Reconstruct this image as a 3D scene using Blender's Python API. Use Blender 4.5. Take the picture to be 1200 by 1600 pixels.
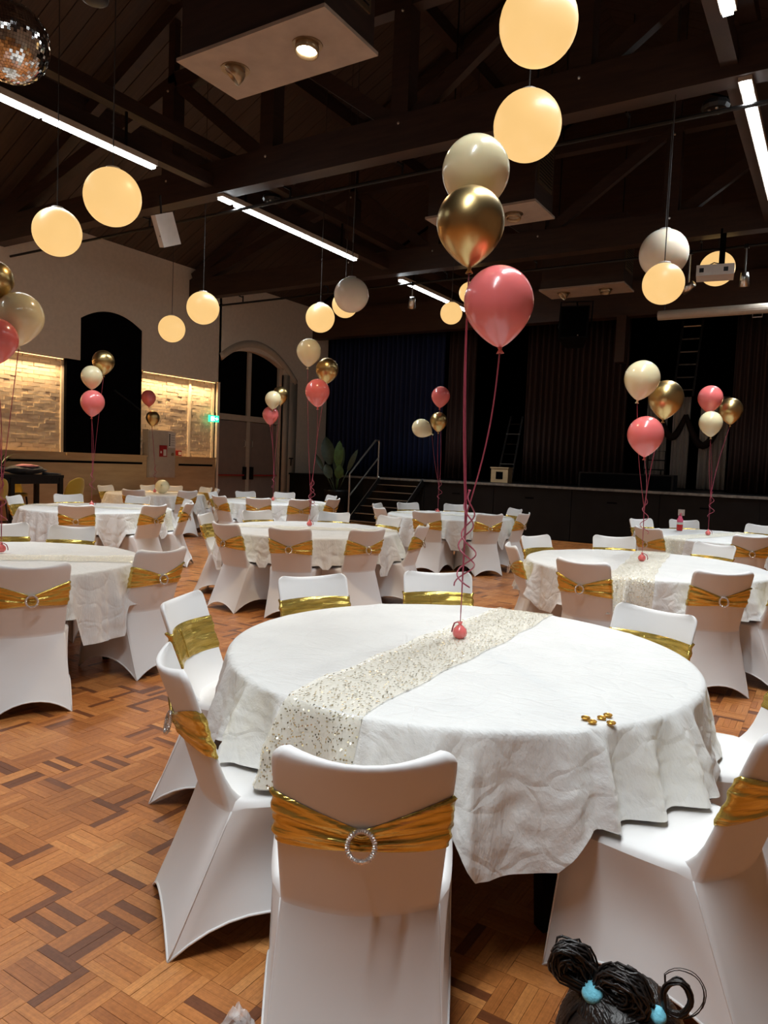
import bpy, math, random
import numpy as np
from math import sin, cos, pi, sqrt, radians, atan2, exp
from mathutils import Vector, Matrix, noise

for o in list(bpy.data.objects):
    bpy.data.objects.remove(o)
scn = bpy.context.scene
COL = scn.collection

# ------------------------------------------------------------------ camera
CAM_H = 1.52
F_PX = 1134.9
YAW, PIT, ROL = radians(31.931), radians(-3.8186), radians(2.2269)
_f = Vector((-sin(YAW) * cos(PIT), cos(YAW) * cos(PIT), sin(PIT)))
_r = Vector((cos(YAW), sin(YAW), 0))
_u = _r.cross(_f)
_r, _u = cos(ROL) * _r + sin(ROL) * _u, -sin(ROL) * _r + cos(ROL) * _u
cam = bpy.data.cameras.new('camera')
cam.sensor_fit = 'VERTICAL'
cam.sensor_height = 36
cam.lens = F_PX / 1600 * 36
cam.clip_start = .05
camo = bpy.data.objects.new('camera', cam)
COL.objects.link(camo)
camo.matrix_world = Matrix(((_r.x, _u.x, -_f.x, 0), (_r.y, _u.y, -_f.y, 0), (_r.z, _u.z, -_f.z, CAM_H), (0, 0, 0, 1)))
scn.camera = camo

# ------------------------------------------------------------------ world and exposure
w = bpy.data.worlds.new('world')
scn.world = w
w.use_nodes = True
w.node_tree.nodes['Background'].inputs[0].default_value = (.02, .022, .03, 1)
w.node_tree.nodes['Background'].inputs[1].default_value = .5
vs = scn.view_settings
vs.view_transform = 'Standard'
vs.look = 'None'
vs.gamma = 1
vs.use_curve_mapping = False
vs.exposure = 0.74
STRIP_W = 52.0      # watts of one ceiling LED strip
STRIP_SPREAD = 112.0
SPOT_W = 150.0       # the one lit brass spot
COVE_W = 11.0         # watts per metre of the cove light over the brick
GLOBE_E = .595        # emission of a lit globe

# ------------------------------------------------------------------ helpers
class MB:
    def __init__(s):
        s.v = []; s.f = []
    def add(s, vs, fs):
        o = len(s.v)
        s.v += [tuple(p) for p in vs]
        s.f += [tuple(i + o for i in q) for q in fs]
        return s
    def box(s, c, d, rot=None):
        x, y, z = d[0] / 2, d[1] / 2, d[2] / 2
        P = [Vector((a, b, e)) for e in (-z, z) for a, b in ((-x, -y), (x, -y), (x, y), (-x, y))]
        if rot is not None:
            P = [rot @ p for p in P]
        c = Vector(c)
        return s.add([p + c for p in P], [(3, 2, 1, 0), (4, 5, 6, 7), (0, 1, 5, 4), (1, 2, 6, 5), (2, 3, 7, 6), (3, 0, 4, 7)])
    def span(s, a, b):
        return s.box([(a[i] + b[i]) / 2 for i in range(3)], [abs(b[i] - a[i]) for i in range(3)])
    def bar(s, p0, p1, w_, h, up=(0, 0, 1)):
        p0, p1 = Vector(p0), Vector(p1)
        d = (p1 - p0); L = d.length; d.normalize()
        sd = d.cross(Vector(up)); sd.normalize(); u_ = sd.cross(d)
        M = Matrix((sd, d, u_)).transposed()
        return s.box((p0 + p1) / 2, (w_, L, h), M)
    def tube(s, path, r, n=6, closed=False, caps=True):
        path = [Vector(p) for p in path]; m = len(path)
        rr = r if isinstance(r, (list, tuple)) else [r] * m
        V = []; ref = None
        for i, p in enumerate(path):
            if closed:
                d = path[(i + 1) % m] - path[i - 1]
            else:
                d = path[min(i + 1, m - 1)] - path[max(i - 1, 0)]
            if d.length < 1e-9: d = Vector((0, 0, 1))
            d.normalize()
            if ref is None:
                ref = Vector((0, 0, 1)) if abs(d.z) < .9 else Vector((1, 0, 0))
            a = d.cross(ref)
            if a.length < 1e-4: a = d.orthogonal()
            a.normalize(); b = a.cross(d); ref = b
            for k in range(n):
                t = 2 * pi * k / n
                V.append(p + (a * cos(t) + b * sin(t)) * rr[i])
        Fq = []
        for i in range(m if closed else m - 1):
            for k in range(n):
                j = (i + 1) % m
                Fq.append((i * n + k, i * n + (k + 1) % n, j * n + (k + 1) % n, j * n + k))
        if caps and not closed:
            Fq.append(tuple(range(n - 1, -1, -1)))
            Fq.append(tuple((m - 1) * n + k for k in range(n)))
        return s.add(V, Fq)
    def lathe(s, prof, n=24, M=None):
        V = []; Fq = []
        for r, z in prof:
            for k in range(n):
                t = 2 * pi * k / n
                V.append(Vector((r * cos(t), r * sin(t), z)))
        for i in range(len(prof) - 1):
            for k in range(n):
                Fq.append((i * n + k, i * n + (k + 1) % n, (i + 1) * n + (k + 1) % n, (i + 1) * n + k))
        if M is not None:
            V = [M @ p for p in V]
        return s.add(V, Fq)
    def ball(s, c, r, n=16, m=10, sc=(1, 1, 1)):
        c = Vector(c); V = []; Fq = []
        for i in range(m + 1):
            a = -pi / 2 + pi * i / m
            for k in range(n):
                t = 2 * pi * k / n
                V.append((c.x + r * sc[0] * cos(a) * cos(t), c.y + r * sc[1] * cos(a) * sin(t), c.z + r * sc[2] * sin(a)))
        for i in range(m):
            for k in range(n):
                Fq.append((i * n + k, i * n + (k + 1) % n, (i + 1) * n + (k + 1) % n, (i + 1) * n + k))
        return s.add(V, Fq)
    def grid(s, fn, nu, nv, wrap=False):
        V = [fn(i / nu, j / nv) for j in range(nv + 1) for i in range(nu + (0 if wrap else 1))]
        W_ = nu if wrap else nu + 1
        Fq = []
        for j in range(nv):
            for i in range(nu):
                a = j * W_ + i; b = j * W_ + (i + 1) % W_
                Fq.append((a, b, b + W_, a + W_))
        return s.add(V, Fq)
    def mesh(s, name, mat, smooth=False):
        me = bpy.data.meshes.new(name)
        me.from_pydata([tuple(p) for p in s.v], [], s.f)
        if mat: me.materials.append(mat)
        if smooth:
            me.polygons.foreach_set('use_smooth', [True] * len(me.polygons))
        me.update()
        return me
    def build(s, name, mat, parent=None, smooth=False, loc=None):
        return link(name, s.mesh(name, mat, smooth), parent, loc)

def link(name, me, parent=None, loc=None):
    o = bpy.data.objects.new(name, me)
    COL.objects.link(o)
    if parent is not None: o.parent = parent
    if loc is not None: o.location = loc
    return o

def tag(o, label, cat, group=None, kind=None):
    o['label'] = label; o['category'] = cat
    if group: o['group'] = group
    if kind: o['kind'] = kind
    return o

def empty(name, label, cat, loc=(0, 0, 0), rz=0, group=None, kind=None):
    o = bpy.data.objects.new(name, None)
    o.empty_display_size = .1
    COL.objects.link(o)
    o.location = loc; o.rotation_euler = (0, 0, rz)
    return tag(o, label, cat, group, kind)

def struct(name, mb, mat, label, cat, smooth=False):
    return tag(mb.build(name, mat, smooth=smooth), label, cat, kind='structure')

def area(name, loc, sx, sy, power, col, rot=(0, 0, 0), spread=180, parent=None):
    l = bpy.data.lights.new(name, 'AREA')
    l.shape = 'RECTANGLE'; l.size = sx; l.size_y = sy
    l.energy = power; l.color = col; l.spread = radians(spread)
    o = bpy.data.objects.new(name, l)
    COL.objects.link(o)
    o.location = loc; o.rotation_euler = rot
    if parent is not None: o.parent = parent
    return o

def srgb(r, g, b):
    f = lambda c: (c / 255 / 12.92) if c <= 10 else ((c / 255 + .055) / 1.055) ** 2.4
    return (f(r), f(g), f(b), 1)

# ------------------------------------------------------------------ materials
class NT:
    def __init__(s, name):
        s.m = bpy.data.materials.new(name); s.m.use_nodes = True
        s.t = s.m.node_tree; s.b = s.t.nodes['Principled BSDF']; s.out = s.t.nodes['Material Output']
    def n(s, typ, **kw):
        q = s.t.nodes.new(typ)
        for k, v in kw.items():
            if k.startswith('i_'):
                key = k[2:]
                q.inputs[int(key) if key.isdigit() else key.replace('_', ' ')].default_value = v
            else: setattr(q, k, v)
        return q
    def l(s, a, b): s.t.links.new(a, b); return s
    def set(s, **kw):
        for k, v in kw.items(): s.b.inputs[k.replace('_', ' ')].default_value = v
        return s
    def ramp(s, fac, stops):
        q = s.n('ShaderNodeValToRGB'); e = q.color_ramp.elements
        while len(e) < len(stops): e.new(.5)
        for i, (p, c) in enumerate(stops):
            e[i].position = p; e[i].color = c
        s.l(fac, q.inputs[0]); return q.outputs[0]
    def coord(s, kind='Object', scale=(1, 1, 1)):
        c = s.n('ShaderNodeTexCoord'); mp = s.n('ShaderNodeMapping')
        mp.inputs['Scale'].default_value = scale
        s.l(c.outputs[kind], mp.inputs[0]); return mp.outputs[0]
    def noise(s, vec, scale, detail=3, rough=.5):
        q = s.n('ShaderNodeTexNoise'); q.inputs['Scale'].default_value = scale
        q.inputs['Detail'].default_value = detail; q.inputs['Roughness'].default_value = rough
        if vec is not None: s.l(vec, q.inputs['Vector'])
        return q.outputs['Fac']
    def bump(s, h, strength=.3, dist=.01, prev=None):
        q = s.n('ShaderNodeBump'); q.inputs['Strength'].default_value = strength; q.inputs['Distance'].default_value = dist
        s.l(h, q.inputs['Height'])
        if prev is not None: s.l(prev, q.inputs['Normal'])
        s.l(q.outputs[0], s.b.inputs['Normal']); return q.outputs[0]

def plain(name, col, rough=.5, metal=0, var=.12, scale=8, bump=.05, coat=0):
    t = NT(name); v = t.coord()
    nz = t.noise(v, scale, 4)
    c = Vector(col[:3])
    col2 = t.ramp(nz, [(.3, (*(c * (1 - var)), 1)), (.7, (*(c * (1 + var)), 1))])
    t.l(col2, t.b.inputs['Base Color'])
    t.set(Roughness=rough, Metallic=metal)
    if coat: t.set(Coat_Weight=coat)
    if bump: t.bump(nz, bump, .01)
    return t.m

def wood(name, c0, c1, rough=.5, scale=(1, 12, 12), gs=3, bump=.15):
    t = NT(name); v = t.coord('Object', scale)
    nz = t.noise(v, gs, 6, .6)
    t.l(t.ramp(nz, [(.3, c0), (.7, c1)]), t.b.inputs['Base Color'])
    t.set(Roughness=rough); t.bump(nz, bump, .004)
    return t.m

def emit(name, col, strength):
    t = NT(name); t.set(Base_Color=col, Emission_Color=col, Emission_Strength=strength)
    v = t.coord(); nz = t.noise(v, 6, 3)
    t.l(t.ramp(nz, [(.2, tuple(c * .96 for c in col[:3]) + (1,)), (.8, col)]), t.b.inputs['Emission Color'])
    t.set(Roughness=.4)
    return t.m

def fabric(name, col, weave=900, wr=6, wstr=.25, rough=.75, sheen=.2, wdist=.01):
    t = NT(name); v = t.coord()
    a = t.noise(v, wr, 5, .55)
    b = t.noise(v, weave, 2)
    c = Vector(col[:3])
    t.l(t.ramp(a, [(.25, (*(c * .96), 1)), (.75, (*c, 1))]), t.b.inputs['Base Color'])
    t.set(Roughness=rough, Sheen_Weight=sheen)
    n1 = t.bump(a, wstr, wdist)
    t.bump(b, .06, .001, n1)
    return t.m

M = {}
M['cover'] = fabric('spandex_cover', (.76, .75, .75), wr=3, wstr=.05, rough=.62)
def cloth_mat():
    t = NT('creased_tablecloth'); v = t.coord()
    d = t.n('ShaderNodeTexNoise'); d.inputs['Scale'].default_value = 3; t.l(v, d.inputs['Vector'])
    mx = t.n('ShaderNodeVectorMath', operation='MULTIPLY_ADD'); mx.inputs[1].default_value = (.35, .35, .35)
    t.l(d.outputs['Color'], mx.inputs[0]); t.l(v, mx.inputs[2])
    vo = t.n('ShaderNodeTexVoronoi', feature='DISTANCE_TO_EDGE'); vo.inputs['Scale'].default_value = 7
    t.l(mx.outputs[0], vo.inputs['Vector'])
    cr = t.ramp(vo.outputs['Distance'], [(0, (0, 0, 0, 1)), (.12, (1, 1, 1, 1))])
    fine = t.noise(t.coord('Object', (1, 3.2, 1)), 16, 4, .6)
    add = t.n('ShaderNodeMath', operation='MULTIPLY_ADD', i_1=1.1); t.l(fine, add.inputs[0])
    sc = t.n('ShaderNodeMath', operation='MULTIPLY', i_1=.35); t.l(cr, sc.inputs[0]); t.l(sc.outputs[0], add.inputs[2])
    big = t.noise(v, 5, 2)
    t.l(t.ramp(big, [(.3, (.66, .66, .655, 1)), (.7, (.71, .71, .70, 1))]), t.b.inputs['Base Color'])
    t.set(Roughness=.7, Sheen_Weight=.15)
    t.bump(add.outputs[0], .6, .010)
    return t.m
M['cloth'] = cloth_mat()

def runner_mat():
    t = NT('sequin_mesh_runner'); v = t.coord()
    vo = t.n('ShaderNodeTexVoronoi'); vo.inputs['Scale'].default_value = 150
    t.l(t.coord('Object', (1, .55, 1)), vo.inputs['Vector'])
    sep = t.n('ShaderNodeSeparateColor'); t.l(vo.outputs['Color'], sep.inputs[0])
    near = t.n('ShaderNodeMath', operation='LESS_THAN', i_1=.42); t.l(vo.outputs['Distance'], near.inputs[0])
    pick = t.n('ShaderNodeMath', operation='LESS_THAN', i_1=.42); t.l(sep.outputs[0], pick.inputs[0])
    sp = t.n('ShaderNodeMath', operation='MULTIPLY'); t.l(near.outputs[0], sp.inputs[0]); t.l(pick.outputs[0], sp.inputs[1])
    colr = t.ramp(sep.outputs[1], [(.0, (.10, .085, .06, 1)), (.35, (.5, .40, .2, 1)), (.7, (.85, .75, .5, 1)), (1, (.9, .9, .88, 1))])
    t.l(colr, t.b.inputs['Base Color'])
    t.set(Metallic=.9, Roughness=.35)
    nm = t.n('ShaderNodeTexWhiteNoise'); t.l(vo.outputs['Position'], nm.inputs[0])
    nadd = t.n('ShaderNodeVectorMath', operation='MULTIPLY_ADD'); nadd.inputs[1].default_value = (.7, .7, .7)
    sub = t.n('ShaderNodeVectorMath', operation='SUBTRACT'); sub.inputs[1].default_value = (.5, .5, .5)
    t.l(nm.outputs['Color'], sub.inputs[0]); t.l(sub.outputs[0], nadd.inputs[0])
    g = t.n('ShaderNodeNewGeometry'); t.l(g.outputs['Normal'], nadd.inputs[2])
    nn = t.n('ShaderNodeVectorMath', operation='NORMALIZE'); t.l(nadd.outputs[0], nn.inputs[0]); t.l(nn.outputs[0], t.b.inputs['Normal'])
    dif = t.n('ShaderNodeBsdfDiffuse'); dif.inputs[0].default_value = (.86, .81, .68, 1)
    tr = t.n('ShaderNodeBsdfTransparent')
    gz = t.n('ShaderNodeMixShader', i_0=.42); t.l(tr.outputs[0], gz.inputs[1]); t.l(dif.outputs[0], gz.inputs[2])
    mx = t.n('ShaderNodeMixShader'); t.l(sp.outputs[0], mx.inputs[0]); t.l(gz.outputs[0], mx.inputs[1]); t.l(t.b.outputs[0], mx.inputs[2])
    t.l(mx.outputs[0], t.out.inputs[0])
    return t.m
M['runner'] = runner_mat()

def foil():
    t = NT('gold_lame'); v = t.coord('Object', (3, 3, 30))
    nz = t.noise(v, 2.2, 4, .55)
    t.l(t.ramp(nz, [(.25, (.50, .335, .05, 1)), (.75, (.88, .67, .20, 1))]), t.b.inputs['Base Color'])
    t.set(Metallic=.8, Roughness=.22)
    t.bump(nz, .45, .012)
    return t.m
M['foil'] = foil()
M['rhinestone'] = plain('rhinestone', (.75, .73, .72, 1), .18, .8, .3, 200, .3)

def latex(name, col, rough=.22, metal=0, sub=.25):
    t = NT(name); v = t.coord(); nz = t.noise(v, 4, 2)
    c = Vector(col[:3])
    t.l(t.ramp(nz, [(.3, (*(c * .93), 1)), (.7, (*c, 1))]), t.b.inputs['Base Color'])
    t.set(Roughness=rough, Metallic=metal)
    if not metal:
        t.set(Subsurface_Weight=sub, Subsurface_Radius=(.3, .2, .15), Subsurface_Scale=.1, Coat_Weight=.5, Coat_Roughness=.08)
    return t.m
M['b_p'] = latex('pink_latex', (.84, .19, .185))
M['b_i'] = latex('ivory_latex', (.88, .78, .50))
M['b_g'] = latex('gold_chrome_latex', (.60, .43, .19), .30, 1)
M['ribbon'] = plain('dusky_pink_ribbon', (.33, .05, .085, 1), .35, 0, .2, 30, 0)
M['cord'] = plain('dark_cord', (.02, .016, .014, 1), .6, 0, .1, 20, 0)
M['darkwood'] = wood('dark_stained_wood', (.018, .0085, .0055, 1), (.042, .020, .012, 1), .5, (1, 1, 8), 2.5)
M['plank'] = wood('ceiling_board', (.022, .0125, .008, 1), (.060, .032, .019, 1), .55, (.5, 10, 10), 2.0)
M['prosc'] = wood('brown_fascia', (.030, .013, .007, 1), (.055, .024, .012, 1), .5, (1, 1, 8), 2)
M['black'] = plain('matt_black', (.003, .003, .0033, 1), 1, 0, .2, 6, 0)
M['black'].node_tree.nodes['Principled BSDF'].inputs['Specular IOR Level'].default_value = .0
M['blackmetal'] = plain('black_metal', (.012, .011, .011, 1), .4, .6, .2, 20, 0)
M['blackpaint'] = plain('black_stage_paint', (.0055, .005, .005, 1), .42, 0, .35, 3, .12)
M['blackpaint'].node_tree.nodes['Principled BSDF'].inputs['Specular IOR Level'].default_value = .2
M['plaster'] = plain('warm_plaster', (.62, .52, .415, 1), .85, 0, .05, 14, .15)
M['offwhite'] = plain('off_white_paint', (.42, .36, .30, 1), .6, 0, .06, 9, .03)
M['brick'] = plain('cream_painted_brick', (.70, .59, .45, 1), .7, 0, .05, 9, .12)
M['ply'] = wood('pale_plywood', (.42, .285, .15, 1), (.52, .36, .20, 1), .5, (1, 1, 6), 2)
M['doorpaint'] = plain('taupe_door_paint', (.21, .16, .13, 1), .5, 0, .06, 6, .02)
M['doorframe'] = plain('cream_frame_paint', (.42, .35, .27, 1), .5, 0, .06, 6, .02)
M['reds'] = plain('red_plastic', (.32, .015, .015, 1), .4, 0, .1, 20, 0)
M['steel'] = plain('brushed_steel', (.62, .61, .58, 1), .28, 1, .1, 60, .05)
M['nosing'] = plain('worn_stage_edge', (.16, .145, .125, 1), .5, .2, .4, 12, .1)
M['blue'] = fabric('navy_velvet', (.003, .0085, .046), wr=14, wstr=.2, sheen=.0)
M['brown'] = fabric('brown_velvet', (.030, .0105, .006), wr=14, wstr=.2, sheen=.0)
M['drape'] = fabric('grey_voile', (.72, .64, .56), wr=14, wstr=.2)
M['white'] = plain('white_plastic', (.62, .58, .54, 1), .45, 0, .05, 9, 0)
M['whitepaint'] = plain('white_enamel', (.55, .52, .5, 1), .35, 0, .06, 5, 0)
M['panel'] = plain('beige_unit_panel', (.34, .27, .22, 1), .55, 0, .12, 5, .04)
M['brass'] = plain('dull_brass', (.36, .27, .17, 1), .35, .9, .15, 30, 0)
M['globe_on'] = emit('lit_opal_globe', (.97, .60, .225, 1), GLOBE_E)
M['globe_on'].node_tree.nodes['Principled BSDF'].inputs['Base Color'].default_value = (.10, .08, .05, 1)
def opal():
    t = NT('unlit_opal_globe'); nz = t.noise(t.coord(), 5, 2)
    t.l(t.ramp(nz, [(.3, (.72, .65, .53, 1)), (.7, (.80, .73, .60, 1))]), t.b.inputs['Base Color'])
    t.set(Roughness=.25, Subsurface_Weight=.3, Subsurface_Scale=.1)
    return t.m
M['globe_off'] = opal()
M['led'] = emit('led_diffuser', (.88, .97, 1.0, 1), 9)
M['spot_on'] = emit('lit_spot_lens', (1, .9, .7, 1), 30)
M['cove'] = emit('warm_cove_led', (1, .62, .25, 1), 2.5)
M['exit'] = emit('green_exit_panel', (.02, .55, .30, 1), 1.3)
M['exitw'] = emit('white_exit_symbol', (.75, 1, .9, 1), 1.6)
M['mirror'] = plain('mirror_tile', (.75, .72, .70, 1), .08, 1, .2, 40, 0)
M['leaf'] = plain('plant_leaf', (.045, .10, .025, 1), .4, 0, .3, 12, .1)
M['leafdark'] = plain('dark_plant_leaf', (.035, .055, .03, 1), .4, 0, .3, 12, .1)
M['yellow'] = fabric('mustard_velvet', (.42, .27, .02), wr=20, wstr=.1)
M['bagcloth'] = fabric('black_jacket_fabric', (.012, .012, .016), wr=20, wstr=.4)
M['pinkcloth'] = fabric('pink_fabric', (.55, .20, .22), wr=20, wstr=.3)
M['skin'] = plain('skin', (.34, .165, .10, 1), .5, 0, .06, 14, .03)
M['hair'] = None
M['tie'] = fabric('pale_blue_hair_tie', (.16, .52, .66), wr=60, wstr=.4)
M['dress'] = fabric('pink_cotton', (.55, .22, .26), wr=20, wstr=.2)
M['coin'] = plain('gold_coin_foil', (.75, .42, .08, 1), .3, .9, .2, 60, .2)
M['maroon'] = fabric('maroon_seat_fabric', (.085, .008, .014), wr=30, wstr=.2)
M['pinkplastic'] = plain('pink_plastic', (.80, .12, .24, 1), .25, 0, .1, 20, 0)
M['redplastic'] = plain('red_drink', (.55, .02, .02, 1), .2, 0, .1, 20, 0)
M['iris'] = plain('dark_iris', (.02, .012, .008, 1), .2, 0, .1, 20, 0)
M['lips'] = plain('lips', (.36, .12, .10, 1), .5, 0, .1, 20, 0)
def hairm():
    t = NT('black_hair'); v = t.coord('Object', (60, 60, 8)); nz = t.noise(v, 2, 4, .6)
    t.l(t.ramp(nz, [(.3, (.006, .005, .005, 1)), (.75, (.024, .018, .016, 1))]), t.b.inputs['Base Color'])
    t.set(Roughness=.36); t.bump(nz, .6, .004)
    return t.m
M['hair'] = hairm()
def plasticwrap():
    t = NT('clear_plastic_wrap'); nz = t.noise(t.coord(), 30, 3); t.bump(nz, .6, .01)
    t.set(Roughness=.15, Base_Color=(.9, .9, .9, 1))
    tr = t.n('ShaderNodeBsdfTransparent'); mx = t.n('ShaderNodeMixShader', i_0=.35)
    t.l(tr.outputs[0], mx.inputs[1]); t.l(t.b.outputs[0], mx.inputs[2]); t.l(mx.outputs[0], t.out.inputs[0])
    return t.m
M['wrap'] = plasticwrap()

def parquet(name, island):
    t = NT(name)
    if island:
        g = t.n('ShaderNodeNewGeometry'); rnd = g.outputs['Random Per Island']
    else:
        g = t.n('ShaderNodeObjectInfo'); rnd = g.outputs['Random']
    uv = t.n('ShaderNodeUVMap'); uv.uv_map = 'UVMap'
    off = t.n('ShaderNodeVectorMath', operation='MULTIPLY_ADD'); off.inputs[1].default_value = (10, 260, 1)
    cmb = t.n('ShaderNodeCombineXYZ'); mul = t.n('ShaderNodeMath', operation='MULTIPLY', i_1=97.0)
    t.l(rnd, mul.inputs[0])
    for k in range(3): t.l(mul.outputs[0], cmb.inputs[k])
    t.l(uv.outputs[0], off.inputs[0]); t.l(cmb.outputs[0], off.inputs[2])
    gr = t.noise(off.outputs[0], 1.0, 3, .6)
    # boards of one block were cut together: a tone shared by each block
    ps = t.n('ShaderNodeNewGeometry')
    fl = t.n('ShaderNodeVectorMath', operation='SUBTRACT'); fl.inputs[1].default_value = (-13.0, -5.0, -.5)
    t.l(ps.outputs['Position'], fl.inputs[0])
    sc = t.n('ShaderNodeVectorMath', operation='SCALE'); sc.inputs['Scale'].default_value = 1 / .175; t.l(fl.outputs[0], sc.inputs[0])
    fo_ = t.n('ShaderNodeVectorMath', operation='FLOOR'); t.l(sc.outputs[0], fo_.inputs[0])
    wn_ = t.n('ShaderNodeTexWhiteNoise'); t.l(fo_.outputs[0], wn_.inputs['Vector'])
    mix = t.n('ShaderNodeMix'); mix.inputs[0].default_value = .55
    t.l(wn_.outputs['Value'], mix.inputs[2]); t.l(rnd, mix.inputs[3])
    base = t.ramp(mix.outputs[0], [(0, (.22, .073, .021, 1)), (.2, (.36, .123, .032, 1)), (.5, (.48, .178, .048, 1)), (.8, (.57, .232, .068, 1)), (1, (.66, .30, .10, 1))])
    dk = t.n('ShaderNodeMath', operation='LESS_THAN', i_1=.085); t.l(rnd, dk.inputs[0])
    dm = t.n('ShaderNodeMix', data_type='RGBA'); dm.inputs[7].default_value = (.17, .056, .020, 1)
    t.l(dk.outputs[0], dm.inputs[0]); t.l(base, dm.inputs[6])
    gc = t.ramp(gr, [(.25, (.70, .64, .58, 1)), (.7, (1.06, 1.06, 1.06, 1))])
    mx = t.n('ShaderNodeMix', data_type='RGBA', blend_type='MULTIPLY'); mx.inputs[0].default_value = 1
    t.l(dm.outputs[2], mx.inputs[6]); t.l(gc, mx.inputs[7])
    mot = t.noise(ps.outputs['Position'], 55, 4, .7)
    mc = t.ramp(mot, [(.3, (.74, .70, .66, 1)), (.62, (1.1, 1.1, 1.1, 1))])
    m2 = t.n('ShaderNodeMix', data_type='RGBA', blend_type='MULTIPLY'); m2.inputs[0].default_value = .8
    t.l(mx.outputs[2], m2.inputs[6]); t.l(mc, m2.inputs[7])
    t.l(m2.outputs[2], t.b.inputs['Base Color'])
    t.set(Roughness=.36, Coat_Weight=.1, Coat_Roughness=.3)
    return t.m
M['parq_one'] = parquet('parquet_strip', False)
M['parq_all'] = parquet('parquet_field', True)

# ------------------------------------------------------------------ room dimensions
XL, XR = -12.62, 4.40          # faces of the side walls
XC = (XL + XR) / 2 - .05
Y0, YS, YE = -5.0, 15.3, 21.0   # rear wall, stage front, stage rear wall
EAVE, SLOPE = 5.72, .5
RIDGE = EAVE + (XC - XL) * SLOPE
TIE_B, TIE_T = 5.03, 5.45
TRUSS_Y = (-1.6, 2.84, 7.28, 11.75)
def roof_z(x): return RIDGE - abs(x - XC) * SLOPE

# ------------------------------------------------------------------ floor
floor = struct('floor', MB().span((XL - .4, Y0, -.06), (XR + .1, YS + .3, -.014)), M['black'], 'mosaic parquet floor of warm brown finger strips', 'floor')
BLK, ST, NSTR = .175, .035, 5
bx0, by0 = -13.0, -5.0
strips = []
nx, ny = int((XR + .1 - bx0) / BLK), int((YS - by0) / BLK)
for i in range(nx):
    for j in range(ny):
        for k in range(NSTR):
            if (i + j) % 2 == 0:
                strips.append((bx0 + i * BLK + BLK / 2, by0 + j * BLK + ST * (k + .5), 0))
            else:
                strips.append((bx0 + i * BLK + ST * (k + .5), by0 + j * BLK + BLK / 2, 1))
S_ = np.array(strips)
keep = (S_[:, 0] > XL - .1) & (S_[:, 0] < XR) & (S_[:, 1] < YS)
S_ = S_[keep]
# strips that show largest: the open floor beside the nearest tables
d_ = np.hypot(S_[:, 0] + 1.95, (S_[:, 1] - 1.33))
fx, fy = S_[:, 0], S_[:, 1]
vis = (fx < -1.0) & (fy > .62 + (-1.15 - fx) * .08) & (fy - 1.0 > -(fx + 1.2) * .12 - .2)
score = np.where(vis, d_, 99)
order = np.argsort(score)
near_ix, far_ix = order[:300], order[300:]
rng = np.random.RandomState(4)
G_ = .0005
def strip_arrays(cx, cy, ori, dz):
    hl, hw = BLK / 2 - G_, ST / 2 - G_
    hx = np.where(ori == 0, hl, hw); hy = np.where(ori == 0, hw, hl)
    n = len(cx); V = np.zeros((n, 8, 3))
    sx = np.array([-1, 1, 1, -1]); sy = np.array([-1, -1, 1, 1])
    for q, z in ((0, -.012), (4, 0.0)):
        sh = 1.0 if q == 0 else 1.0
        for k in range(4):
            V[:, q + k, 0] = cx + sx[k] * hx * sh; V[:, q + k, 1] = cy + sy[k] * hy * sh; V[:, q + k, 2] = z + (dz if q else 0)
    fq = np.array([(4, 5, 6, 7), (0, 1, 5, 4), (1, 2, 6, 5), (2, 3, 7, 6), (3, 0, 4, 7)])
    Fq = (np.arange(n)[:, None, None] * 8 + fq[None]).reshape(-1, 4)
    return V.reshape(-1, 3), Fq
def strip_mesh(name, cx, cy, ori, dz, mat):
    V, Fq = strip_arrays(cx, cy, ori, dz)
    me = bpy.data.meshes.new(name)
    me.vertices.add(len(V)); me.vertices.foreach_set('co', V.ravel())
    me.loops.add(Fq.size); me.loops.foreach_set('vertex_index', Fq.ravel())
    me.polygons.add(len(Fq)); me.polygons.foreach_set('loop_start', np.arange(0, Fq.size, 4)); me.polygons.foreach_set('loop_total', np.full(len(Fq), 4))
    uv = me.uv_layers.new(name='UVMap')
    lo = V[Fq.ravel()][:, :2]
    orl = np.repeat(ori, 20)
    U = np.where((orl == 0)[:, None], lo, lo[:, ::-1])
    uv.data.foreach_set('uv', U.ravel())
    me.materials.append(mat); me.update(calc_edges=True); me.shade_flat()
    return me
fo = link('parquet_field', strip_mesh('parquet_field', S_[far_ix, 0], S_[far_ix, 1], S_[far_ix, 2], rng.uniform(-.0006, .0006, len(far_ix)), M['parq_all']), floor)
fo['kind'] = 'stuff'
one = strip_mesh('parquet_strip', np.array([0.]), np.array([0.]), np.array([0]), np.array([0.]), M['parq_one'])
for q in near_ix:
    o = link('parquet_strip', one, floor, (S_[q, 0], S_[q, 1], rng.uniform(-.0006, .0006)))
    if S_[q, 2]: o.rotation_euler.z = pi / 2

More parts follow.
